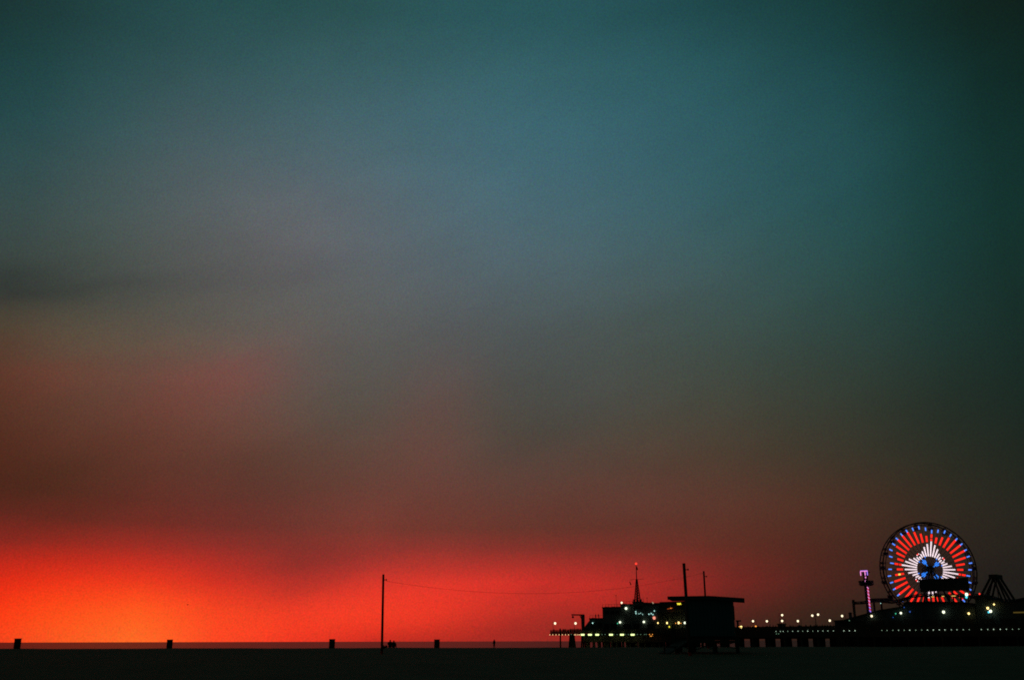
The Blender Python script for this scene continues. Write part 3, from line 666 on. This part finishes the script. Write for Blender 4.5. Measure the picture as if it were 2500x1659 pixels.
# windows and doors in the front, unlit
def win(x0, x1, y0, y1, name='window'):
    p0, za = PX(x0, y0, TB - .04); p1, zb = PX(x1, y1, TB - .04)
    f = MB()
    f.box(((p0 + p1) / 2, TB - .05, za), (p1 - p0, .08, .10)); f.box(((p0 + p1) / 2, TB - .05, zb), (p1 - p0, .08, .10))
    for pp in (p0, (p0 + p1) / 2, p1): f.box((pp, TB - .04, (za + zb) / 2), (.10, .08, za - zb))
    o = f.build(name, ROOFM, rest); MB().box(((p0 + p1) / 2, TB + .0, (za + zb) / 2), (p1 - p0, .03, za - zb)).build('pane', GLASS, o)
GLASS = pmat('dark_window_glass', (.03, .04, .04), .6, .1, 1.0, spec=.1)
for x0, x1, y0, y1 in ((1476, 1486, 1490, 1498), (1490, 1500, 1490, 1498), (1503, 1512, 1490, 1498), (1475, 1488, 1522, 1536), (1492, 1505, 1522, 1536), (1522, 1540, 1522, 1538), (1547, 1562, 1522, 1538), (1580, 1596, 1522, 1538), (1548, 1556, 1478, 1486), (1559, 1567, 1478, 1486), (1444, 1456, 1518, 1530), (1459, 1469, 1518, 1530)):
    win(x0, x1, y0, y1)
# roof rail on the roof terrace
for a, b_, z in rtop[:4]:
    n = max(3, int((b_ - a) / 1.2))
    pm = MB().box((0, 0, .45), (.06, .06, .9)).mesh('roof_rail_post', STEEL)
    for i in range(n + 1): link('roof_rail_post', pm, rest, (a + (b_ - a) * i / n, TB + .15, z + .2))
    MB().box(((a + b_) / 2, TB + .15, z + 1.12), (b_ - a, .06, .06)).build('roof_rail', STEEL, rest)
# awning hall next to it, running behind the lifeguard hut
hall = thing('awning_hall', W(0, 0, 0), 'long dark hall with a jutting awning roof behind the lifeguard hut', 'building', None, TH)
a, z = PX(1608.5, 1470, TB); b_, _ = PX(1716, 1470, TB); zt = PX(1640, 1469, TB)[1]; zlow = PX(1640, 1490, TB)[1]
MB().box(((a + b_) / 2, TB + 4.7, (DZ - .2 + zlow) / 2), (b_ - a, 8, zlow - DZ + .2)).build('wall', WALLB, hall)
MB().prism([(a, zlow), (b_, zlow), (b_, zt), (a, zt)], TB + 1.2, TB + 8.4).build('upper_wall', AWN, hall)
aw = MB()
for k in range(24):
    pa = a + (b_ - a) * k / 24; pb = a + (b_ - a) * (k + .97) / 24
    q = MB(); q.add([(pa, TB - 1.0, zlow - .3), (pb, TB - 1.0, zlow - .3), (pb, TB + 1.18, zlow + 1.2), (pa, TB + 1.18, zlow + 1.2), (pa, TB - 1.0, zlow - .42), (pb, TB - 1.0, zlow - .42), (pb, TB + 1.18, zlow + 1.08), (pa, TB + 1.18, zlow + 1.08)],
                    [(0, 1, 2, 3), (7, 6, 5, 4), (0, 4, 5, 1), (1, 5, 6, 2), (2, 6, 7, 3), (3, 7, 4, 0)])
    q.build('awning_panel', AWN, hall)
MB().box(((a + b_) / 2, TB + 4.8, zt + .12), (b_ - a + .5, 8.2, .24)).build('roof', ROOFM, hall)
n = 9
for k in range(n + 1): MB().box((a + .3 + (b_ - a - .6) * k / n, TB - .9, (DZ + zlow - .45) / 2), (.18, .18, zlow - .45 - DZ)).build('post', TIMBER, hall)
# sign of two yellow humps, orange strip painted as light on the awning underside, round pink sign
r = thing('yellow_sign', pw(1658, 1472.7, TB - 1.1), 'bright yellow zigzag sign under the edge of the hut roof', 'sign', None, TH)
zz = [(-.68, .25), (-.42, -.30), (-.12, .22), (.16, -.30), (.42, .25), (.68, -.25)]
for i in range(5): MB().bar((zz[i][0], 0, zz[i][1]), (zz[i + 1][0], 0, zz[i + 1][1]), .12, .34, (0, 1, 0)).build('stroke', E_YELLOW, r)
MB().box((0, .15, 0), (1.7, .10, 1.0)).build('backing', BOARD, r)
r = thing('painted_glow_strip', pw(1636, 1484, TB - 1.15), 'faint orange strip of painted light along the awning left of the yellow sign', 'sign', None, TH)  # emissive strip stands for light falling on the awning underside, not a sign
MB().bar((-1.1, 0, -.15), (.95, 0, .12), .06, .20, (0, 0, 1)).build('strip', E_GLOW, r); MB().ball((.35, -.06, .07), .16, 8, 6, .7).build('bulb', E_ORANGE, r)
r = thing('round_sign', pw(*L2(1608, 948), TB - .3), 'round pinkish orange sign crossed by dark bars at the restaurant corner', 'sign', None, TH)
MB().tube((0, 0, 0), (0, .12, 0), .48, .48, 20, False).build('disc', E_PINKR, r)
MB().box((0, -.03, 0), (.07, .04, .9)).build('bar', STEEL, r); MB().box((0, -.032, 0), (.9, .03, .07)).build('bar', STEEL, r)
# lattice mast
mp_, mz = PX(1556.5, 1470, TB + 4); zt = PX(1556.5, 1374, TB + 4)[1]; zc = PX(1557, 1413, TB + 4)[1]
mast = thing('lattice_mast', W(mp_, TB + 4, mz), 'tall tapering lattice mast with a red light on top of the restaurant', 'mast', None, TH)
H = zc - mz; HB = zt - mz
b0 = .74; b1 = .15
for sx in (-1, 1):
    for sy in (-1, 1): MB().tube((sx * b0, sy * b0, 0), (sx * b1, sy * b1, H), .17, .12, 6).build('leg', STEEL, mast)
nl = 9
for k in range(nl):
    f0, f1 = k / nl, (k + 1) / nl; w0 = b0 + (b1 - b0) * f0; w1 = b0 + (b1 - b0) * f1; br_ = MB()
    for s_ in (-1, 1):
        br_.tube((-w0, s_ * w0, H * f0), (w1, s_ * w1, H * f1), .075, .075, 5); br_.tube((s_ * w0, w0, H * f0), (s_ * w1, -w1, H * f1), .075, .075, 5)
        br_.tube((-w1, s_ * w1, H * f1), (w1, s_ * w1, H * f1), .075, .075, 5); br_.tube((s_ * w1, -w1, H * f1), (s_ * w1, w1, H * f1), .075, .075, 5)
    tag(br_.build('bracing', STEEL, mast), kind='stuff')
MB().tube((0, 0, 0), (0, 0, H), .16, .14, 8).build('ladder_core', STEEL, mast)
MB().tube((0, 0, H - .3), (0, 0, HB - .4), .17, .10, 8).build('topmast', STEEL, mast)
MB().tube((-2.9, 0, H), (2.9, 0, H), .05, .05, 6).build('yardarm', STEEL, mast)
MB().ball((0, 0, HB - .1), .40, 10, 8).build('beacon', E_REDL, mast)
fl = MB(); fl.add([(.1, 0, HB - 1.0), (.1, 0, HB - 2.1), (.42, .1, HB - 2.3), (.55, .12, HB - 1.9), (.35, .05, HB - 1.2), (.1, .05, HB - 1.0), (.1, .05, HB - 2.1), (.42, .15, HB - 2.3), (.55, .17, HB - 1.9), (.35, .10, HB - 1.2)],
                   [(0, 1, 2, 3, 4), (9, 8, 7, 6, 5), (0, 5, 6, 1), (1, 6, 7, 2), (2, 7, 8, 3), (3, 8, 9, 4), (4, 9, 5, 0)])
fl.build('flag', CLOTH, mast)
pl = MB(); a, z = PX(1545, 1467, TB + 4)[0] - mp_, 0
for sx in (-1, 1): pl.box((sx * 1.35, 0, .4), (.5, .5, 1.3))
pl.build('footing', WALLP, mast)
# thin roof rods
for x, y0, y1, lab in ((1504, 1450, 1480, 'thin aerial rod on the restaurant roof seaward of the mast'), (1579.6, 1457, 1476, 'short aerial rod with a small knob shoreward of the mast')):
    p_, z = PX(x, y0, TB + 2); _, zb = PX(x, y1, TB + 2)
    r = thing('aerial', W(p_, TB + 2, zb), lab, 'aerial', None, TH)
    MB().tube((0, 0, 0), (0, 0, z - zb), .06, .035, 6).build('rod', STEEL, r); MB().ball((0, 0, (z - zb) * .92), .16, 8, 6).build('knob', STEEL, r)
p_, z = PX(1593, 1474, TB + 1); r = thing('rooftop_floodlight', W(p_, TB + 1, z - .3), 'squat floodlight angled on the restaurant roof between mast and awning', 'floodlight', None, TH)
MB().box((-.3, 0, .45), (.9, .5, .9)).build('body', STEEL, r); MB().bar((.0, -.1, .95), (.45, -.1, .55), .3, .26).build('lens', emat('flood_lens_light', (.8, .55, .35), .5), r); MB().box((.6, 0, .25), (.35, .4, .5)).build('bracket', STEEL, r)
# boat hoist
p_, z = PX(1422.5, 1500, 2.0); r = thing('boat_hoist', W(p_, 2.0, DZ - .25), 'dark boat hoist crane with an arm and hanging hook block at the sea end', 'crane', None, TH)
h = z - DZ + .25; al = PX(1396, 1500, 2.0)[0] - p_
MB().prism([(-.35, 0), (.42, 0), (.62, h * .8), (.62, h), (-.55, h), (-.45, h * .75)], -.35, .35).build('post', STEEL, r)
MB().bar((.6, 0, h), (al, 0, h + .15), .4, .42).build('arm', STEEL, r)
MB().bar((-.3, 0, h * .72), (-1.3, 0, h - .1), .18, .18).build('strut', STEEL, r)
MB().tube((al + .35, 0, h), (al + .35, 0, h - .4), .05, .05, 6).build('hoist_rope', CABLE, r)
MB().ball((al + .45, 0, h - .62), .42, 10, 8, .9).build('hook_block', STEEL, r)

# people on the pier ----------------------------------------------
grpA = 'people at the sea end railing'
for i, (x, t_, me, sc_p) in enumerate(((1353, 1.0, P2, 1.0), (1367, 1.1, P1, 1.0), (1378, .9, P2, .95), (1384.5, 1.3, P1, .97), (1392, 1.0, P2, 1.0), (1398, 1.6, P3, 1.02), (1403, 1.0, P1, 1.0), (1409.5, 1.2, P2, 1.03), (1415, 1.5, P1, .95), (1375, 2.2, P3, 1.0), (1380.5, 1.8, P2, 1.02), (1388, 2.2, P1, .96), (1394.5, 2.0, P2, 1.03), (1401, 2.4, P1, 1.0), (1406, 2.0, P3, .98), (1412, 2.5, P1, 1.04), (1418, 2.3, P2, 1.0))):
    p_, _ = PX(x, 1540, t_); labs = None
    lab = 'outermost person leaning on the railing under the end lamp of the pier' if i == 0 else 'dark silhouette of a person in the line along the sea end railing'
    person(me, W(p_, t_, DZ - .25), lab, TH + random.uniform(2.6, 3.6), grpA, sc_p)
for x, lab in ((1454.3, 'person standing on the low restaurant roof, the seaward one of two'), (1461, 'person standing on the low restaurant roof, the shoreward one of two')):
    p_, _ = PX(x, 1508, TB + .9); person(P1, W(p_, TB + .9, rtop[0][2]), lab, TH + 2.8, None, .98)
x = 1816; i = 0
while x < 2030:
    t_ = random.uniform(.8, 2.2); p_, _ = PX(x, 1535, t_)
    person((P1, P2, P3)[i % 3], W(p_, t_, DZ), 'dark silhouette of a person at the railing between the lifeguard hut and the coaster', TH + random.uniform(0, 6.2), 'people along the middle of the pier', random.uniform(.9, 1.04))
    x += random.choice((3.0, 4.5, 6, 8, 11)); i += 1
# under-pier strollers
p = at_depth(1410, 1576, 300); 
# kiosk on the narrow pier
p_, z = PX(1904, 1521, 2.5); r = thing('kiosk', W(p_, 2.5, DZ), 'small dark kiosk under the two stacked globe lamps on the pier', 'kiosk', None, TH)
h = z - DZ
MB().box((0, 1, h * .44), (1.5, 2, h * .88)).build('wall', WALLB, r); MB().prism([(-1, h * .86), (1, h * .86), (.7, h), (-.7, h)], -.3, 2.3).build('roof', ROOFM, r); MB().box((0, -.03, h * .55), (1.1, .05, h * .35)).build('shutter', ROOFM, r)

# ------------------------------------------------------------------ ferris wheel
TW = 19.0
hp, hz = PX(2266, 1390, TW); HY = W(hp, TW, 0).y; R = at_depth(2266, 1275.5, HY).z - hz
wheel = thing('ferris_wheel', W(hp, TW, DZ), 'large ferris wheel lit in red, white and blue bars', 'ferris wheel', None, 0)
HZ = hz - DZ; ROT = math.radians(9.5)
def wp(r, a, y): return Vector((r * math.sin(a + ROT), y, HZ + r * math.cos(a + ROT)))       # a clockwise from the top as the camera sees it
for y in (-1.25, 1.25):
    for rr_, th2 in ((R, .17), (R * .945, .09)):
        m = MB()
        for i in range(80): m.tube(wp(rr_, 2 * PI * i / 80, y), wp(rr_, 2 * PI * (i + 1) / 80, y), th2, th2, 6)
        m.build('rim', STEEL, wheel)
m = MB()
for i in range(40):
    a = 2 * PI * i / 40; m.tube(wp(R, a, -1.25), wp(R * .945, a, -1.25), .06, .06, 5); m.tube(wp(R, a, 1.25), wp(R * .945, a, 1.25), .06, .06, 5); m.tube(wp(R, a, -1.25), wp(R, a, 1.25), .07, .07, 5)
tag(m.build('rim_strut', STEEL, wheel), kind='stuff')
hub = MB().tube((0, -1.9, HZ), (0, 1.9, HZ), .95, .95, 20).build('hub', STEEL, wheel)
MB().tube((0, -2.05, HZ), (0, -1.9, HZ), .6, .8, 16).build('cap', STEEL, hub)
BARS = {0: [('b', .775, .85), ('r', .68, .755), ('r', .605, .66), ('w', .28, .60)], 1: [('b', .82, .89), ('r', .58, .71), ('w', .28, .54)], 2: [('b', .86, .93), ('r', .575, .765), ('w', .28, .48)],
        3: [('b', .86, .93), ('r', .575, .83), ('w', .285, .405), ('h', .255, .285)], 4: [('b', .88, .94), ('r', .575, .878), ('w', .285, .365), ('h', .15, .225)], 5: [('b', .88, .94), ('r', .585, .878), ('r', .375, .405), ('w', .27, .335), ('h', .09, .255)]}
cmat = {'b': ('blue_light_bar', W_BLUE, .32), 'r': ('red_light_bar', W_RED, .48), 'w': ('white_light_bar', W_WHITE, .32), 'h': ('hub_light_bar', W_HUB, .22)}
for k in range(40):
    a = 2 * PI * k / 40; q = k % 10; dk_ = min(q, 10 - q)
    sp_ = MB()
    for y in (-1.25, 1.25): sp_.tube(wp(.9, a, y * 1.3), wp(R * .945, a, y), .055, .055, 5)
    s_ = sp_.build('spoke', STEEL, wheel)
    for c, r0, r1 in BARS[dk_]:
        nm, mt, wd = cmat[c]
        if c == 'r' and k == 28: mt_ = W_YEL; MB().bar(wp(R * .66, a, -1.43), wp(R * .70, a, -1.43), wd, wd, (0, 1, 0)).build('yellow_light_bar', W_YEL, s_)
        y0 = -1.36 - (0.25 * (1 - r0) if c == 'h' else 0)
        MB().bar(wp(R * r0, a, y0), wp(R * r1, a, y0), wd, .10, (0, 1, 0)).build(nm, mt, s_)
    if dk_ == 5:
        for da in (-.07, .07): MB().ball(wp(R * .385, a + da, -1.38), .13, 8, 6).build('white_light_bulb', W_WHITE, s_)
# gondolas
tubm = MB().lathe([(.0, -1.95), (.55, -1.9), (.78, -1.6), (.82, -1.15), (.78, -1.15), (.7, -1.55), (.0, -1.75)], 12).mesh('seat_tub', STEEL)
canm = MB().lathe([(.0, -.12), (.45, -.22), (.85, -.45), (.82, -.48), (.0, -.3)], 12).mesh('canopy', AWN)
stm = MB().tube((0, 0, .0), (0, 0, -1.7), .06, .06, 6).tube((0, -1.25, 0), (0, 1.25, 0), .06, .06, 6).mesh('hanger', STEEL)
for i in range(20):
    o = link('gondola', tubm, wheel, wp(R * .985, 2 * PI * i / 20, 0)); link('canopy', canm, o); link('hanger', stm, o)
# legs
for y in (-3.2, 3.2):
    for sx in (-1, 1): MB().tube((sx * 6.2, y * 1.3, 0), (sx * .3, y * .62, HZ), .30, .26, 8).build('support_leg', STEEL, wheel)
    MB().tube((0, y * 1.05, 0), (0, y * .62, HZ), .16, .16, 8).build('support_leg', STEEL, wheel)
MB().box((0, 0, 1.0), (9, 5.6, .5)).build('platform', STEEL, wheel)

# signboard in front of the lower half of the wheel
a, z = PX(2244, 1413.5, 9.0); b_, z2 = PX(2367, 1440, 9.0)
r = thing('signboard', W((a + b_) / 2, 9.0, DZ), 'dark unlit back of a wide signboard in front of the lower half of the wheel', 'signboard', None, TH)
MB().box((0, 0, (z + z2) / 2 - DZ), (b_ - a, .3, z - z2)).build('board', BOARD, r)
for f in (-.44, -.15, .15, .44): MB().box((f * (b_ - a), .35, (z - DZ) / 2), (.28, .28, z - DZ - .1)).build('post', STEEL, r)

# ------------------------------------------------------------------ roller coaster
co = thing('roller_coaster', W(0, 7.0, DZ), 'dark roller coaster track on posts passing behind the drop tower and before the wheel', 'roller coaster', None, TH)
TC = 7.0
path = [(2082, 1468.5), (2095, 1468.3), (2110, 1467.5), (2122, 1464), (2140, 1463), (2160, 1465), (2178, 1466.5), (2200, 1462), (2228, 1452), (2250, 1450), (2290, 1450), (2330, 1450.5), (2365, 1450), (2400, 1449.5), (2425, 1455), (2450, 1463), (2480, 1463), (2510, 1457)]
pts = []
for x, y in path: p_, z = PX(x, y, TC); pts.append(Vector((p_, 0, z - DZ)))
for dy in (-.55, .55):
    m = MB()
    for u, v in zip(pts, pts[1:]): m.tube(u + Vector((0, dy, 0)), v + Vector((0, dy, 0)), .12, .12, 6)
    m.build('rail', STEEL, co)
m = MB()
for u, v in zip(pts, pts[1:]): m.tube(u + Vector((0, 0, -.45)), v + Vector((0, 0, -.45)), .24, .24, 8)
m.build('spine', STEEL, co)
tm = MB().box((0, 0, 0), (.12, 1.3, .10)).mesh('tie', STEEL)
for u, v in zip(pts, pts[1:]):
    n = max(1, int((v - u).length / 1.3))
    for k in range(n):
        w_ = u.lerp(v, (k + .5) / n); link('tie', tm, co, w_ - Vector((0, 0, .16)))
for x, ytop in ((2083, 1463), (2133, 1466), (2151, 1466), (2215, 1458), (2262, 1452), (2316, 1452), (2345, 1452), (2400, 1452), (2440, 1462), (2485, 1464)):
    p_, z = PX(x, ytop, TC); MB().box((p_, 0, (z - DZ) / 2), (.62 if x == 2083 else .42, .42, z - DZ)).build('post', STEEL, co)
p0, z0 = PX(2122, 1458.5, TC); p1, z1 = PX(2178, 1468, TC)
MB().box(((p0 + p1) / 2, .9, (z0 + z1) / 2 - DZ), (p1 - p0, .25, (z0 - z1) * .8)).build('walkway_panel', STEEL, co)
for x0, x1, y, lab in ((2274, 2281, 1455.7, 'short yellow light strip beside white wheel bulbs under the coaster track'), (2299.5, 2305, 1454.6, 'shortest yellow light strip between red wheel bars under the coaster track'), (2323, 2333, 1453.8, 'longest yellow light strip at the shoreward end under the coaster track')):
    p0, z = PX(x0, y, 6.6); p1, _ = PX(x1, y, 6.6)
    r = thing('light_strip', W((p0 + p1) / 2, 6.6, z), lab, 'light strip', None, TH)
    MB().box((0, 0, 0), (p1 - p0, .12, .15)).build('strip', emat('yellow_strip_light', (1, .62, .15), 1.1), r); MB().box((0, .14, .02), (p1 - p0, .1, .2)).build('holder', STEEL, r)

# ------------------------------------------------------------------ drop tower
TD = 5.0
dp, dz_ = PX(2112.0, 1397, TD); tz = dz_ - DZ
dt = thing('drop_tower', W(dp, TD, DZ), 'slim dark drop tower ride with a pink lit crown and striped pink light column', 'drop tower', None, TH)
MB().box((0, 0, tz / 2), (.95, .95, tz)).build('mast', STEEL, dt)
mpx = lambda x, y: (PX(x, y, TD)[0] - dp, PX(x, y, TD)[1] - DZ)
xL, zT = mpx(2103.5, 1394); xR, _ = mpx(2121, 1394); zB = mpx(2112, 1403)[1]
cw = MB(); cw.box(((xL + xR) / 2, 0, zT - .3), (xR - xL, 1.6, .22)); cw.build('crown_frame', STEEL, dt)
cr_ = MB().box(((xL + xR) / 2, -.85, zT), (xR - xL, .12, .20)).build('crown_light', T_PINK, dt)
for xx, mt in ((xL + .05, T_PINK), (mpx(2115.3, 1400)[0], T_PINK), (xR - .1, T_VIO)): MB().box((xx, -.86, (zT + zB) / 2 - .1), (.22, .12, zT - zB)).build('crown_light', mt, dt)
MB().box(((xL + xR) / 2, -.87, zT + .17), (xR - xL, .10, .1)).build('crown_light', T_VIO, dt)
for x, y in ((2115.5, 1408.5), (2115.3, 1417.5)): q = mpx(x, y); MB().ball((q[0], -.6, q[1]), .17, 8, 6, 1.6).build('column_bulb', T_PINK, dt)
q0 = mpx(2117.5, 1434); q1 = mpx(2119.3, 1491); NSG = 15
for k in range(NSG):
    z = q0[1] + (q1[1] - q0[1]) * k / (NSG - 1); xx = .62
    MB().bar((xx - .17, -.6, z + .22), (xx + .17, -.6, z - .22), .16, .24, (0, 1, 0)).build('stripe_light', T_PINK if k % 2 == 0 and k < 11 else (T_VIO if k % 2 == 0 else T_RED), dt)
q = mpx(2119, 1496); MB().ball((xx, -.6, q[1]), .16, 8, 6).build('column_bulb', T_VIO, dt)
zc_ = mpx(2112, 1425)[1]; rw = (mpx(2129.5, 1425)[0] - mpx(2096.5, 1425)[0]) / 2
car = MB().lathe([(.6, zc_ - .45), (rw * .8, zc_ - .45), (rw, zc_ - .15), (rw, zc_ + .35), (rw * .7, zc_ + .5), (.6, zc_ + .5)], 16).build('carriage', STEEL, dt)
for k in range(12):
    a = 2 * PI * k / 12; MB().box((rw * .86 * math.cos(a), rw * .86 * math.sin(a), zc_ + .68), (.5, .5, .5)).build('seat', STEEL, car)
MB().box((0, 0, .6), (3.2, 3.2, 1.2)).build('base', STEEL, dt)

# ------------------------------------------------------------------ swing ride frame at the right
TS = 12.0
ap, az_ = PX(2430, 1402, TS)
sw = thing('swing_ride', W(ap, TS, DZ), 'dark A shaped frame of a swinging ride right of the wheel', 'swing ride', None, TH)
def sx_(x, y): p_, z = PX(x, y, TS); return Vector((p_ - ap, 0, z - DZ))
A_, B_ = sx_(2422.5, 1404), sx_(2438, 1404)
MB().box(((A_.x + B_.x) / 2, 0, A_.z - .35), (B_.x - A_.x + .3, 5.0, 1.0)).build('top_platform', STEEL, sw)
for y in (-2.6, 2.6):
    for top, ft in ((sx_(2423.5, 1407), sx_(2398, 1460)), (sx_(2437, 1407), sx_(2479, 1476))):
        k = (0 - top.z) / (ft.z - top.z); foot = top + (ft - top) * k
        MB().bar(top + Vector((0, y * .5, 0)), foot + Vector((0, y, 0)), .5, .5, (0, 1, 0)).build('leg', STEEL, sw)
    MB().bar(sx_(2428, 1412) + Vector((0, y * .5, 0)), sx_(2418, 1455) + Vector((0, y * .6, 0)), .4, .4, (0, 1, 0)).build('strut', STEEL, sw)
    MB().bar(sx_(2431, 1415) + Vector((0, y * .5, 0)), sx_(2452, 1465) + Vector((0, y * .6, 0)), .4, .4, (0, 1, 0)).build('strut', STEEL, sw)
sh = MB(); z = sx_(2432, 1472).z
sh.prism([(-4.2, z + 1.0), (-3.3, z - .6), (-1.4, z - 1.3), (1.4, z - 1.3), (3.3, z - .6), (4.2, z + 1.0), (3.2, z + .2), (-3.2, z + .2)], -1.3, 1.3); sh.build('swing_boat', WALLB, sw)
MB().tube((0, 0, A_.z - .6), (0, 0, z), .12, .12, 8).build('pendulum', STEEL, sw)

# ------------------------------------------------------------------ halls and tents on the wide part of the pier
def hallp(name, outline, t0, t1, label, mat, cat='building'):
    pts_ = [PX(x, y, t0) for x, y in outline]; c = sum(p for p, z in pts_) / len(pts_)
    r = thing(name, W(c, t0, DZ), label, cat, None, TH)
    poly = [(p - c, z - DZ) for p, z in pts_]; lo, hi = poly[0][0], poly[-1][0]
    MB().prism([(lo, -.1)] + poly + [(hi, -.1)], 0, t1 - t0).build('wall', mat, r)
    for (x0, z0), (x1, z1) in zip(poly, poly[1:]):
        if abs(x1 - x0) < .3: continue
        d = Vector((x1 - x0, 0, z1 - z0)).normalized(); nn = Vector((-d.z, 0, d.x)) * .15
        if nn.z < 0: nn = -nn
        a = Vector((x0, -.5, z0)) + nn * 1.05; b_ = Vector((x1, -.5, z1)) + nn * 1.05
        MB().add([a - nn, b_ - nn, b_ + nn, a + nn] + [v + Vector((0, t1 - t0 + 1, 0)) for v in (a - nn, b_ - nn, b_ + nn, a + nn)], [(0, 1, 2, 3), (7, 6, 5, 4), (0, 4, 5, 1), (1, 5, 6, 2), (2, 6, 7, 3), (3, 7, 4, 0)]).build('roof_slab', ROOFM, r)
    n = max(2, int((hi - lo) / 4)); zz_ = 2.6
    for k in range(n):
        xx = lo + (hi - lo) * (k + .5) / n
        s_ = MB().box((xx, -.04, 1.35), ((hi - lo) / n * .7, .06, 2.3)).build('shutter', ROOFM, r)
    return r
hallp('tent_hall', [(2037, 1516), (2060, 1514.5), (2110, 1501), (2150, 1490), (2204, 1482)], 2.0, 9.5 - 3.2, 'low dark hall with a long sloping roof seaward of the wheel', WALLB, 'hall')
hallp('ride_hall', [(2205, 1483), (2212, 1471), (2290, 1470), (2345, 1471), (2379, 1475)], 2.0, 6.0, 'wide dark hall hiding the foot of the wheel', WALLB, 'hall')
hallp('corner_hall', [(2380, 1462), (2384, 1456), (2404, 1455), (2412, 1462), (2445, 1470), (2478, 1469), (2500, 1462), (2530, 1455)], 2.0, 6.0, 'dark stepped hall in front of the swinging ride at the picture edge', WALLB, 'hall')
p0, z = PX(2474, 1494, 1.6); p1, _ = PX(2504, 1493.5, 1.6)
r = thing('lit_awning', W((p0 + p1) / 2, 1.6, z), 'faint dull yellow strip of awning painted as lit at the far right hall', 'awning', None, TH)
MB().box((0, 0, 0), (p1 - p0, .12, .30)).build('valance', emat('painted_valance_glow', (.22, .15, .03), .35), r); MB().box((0, .2, .22), (p1 - p0 + .2, .5, .12)).build('canopy', ROOFM, r)  # valance glows by itself, painting lamplight on the canvas
p_, z = PX(2074, 1496, 2.6); r = thing('chimney_pipe', W(p_, 3.0, DZ), 'stubby dark vent pipe on the sloping roof beside the coaster end post', 'vent pipe', None, TH)
MB().tube((0, 0, 0), (0, 0, z - DZ), .45, .45, 10).build('pipe', STEEL, r); MB().lathe([(.0, z - DZ + .35), (.6, z - DZ + .1), (.6, z - DZ), (.45, z - DZ)], 10).build('cap', STEEL, r)
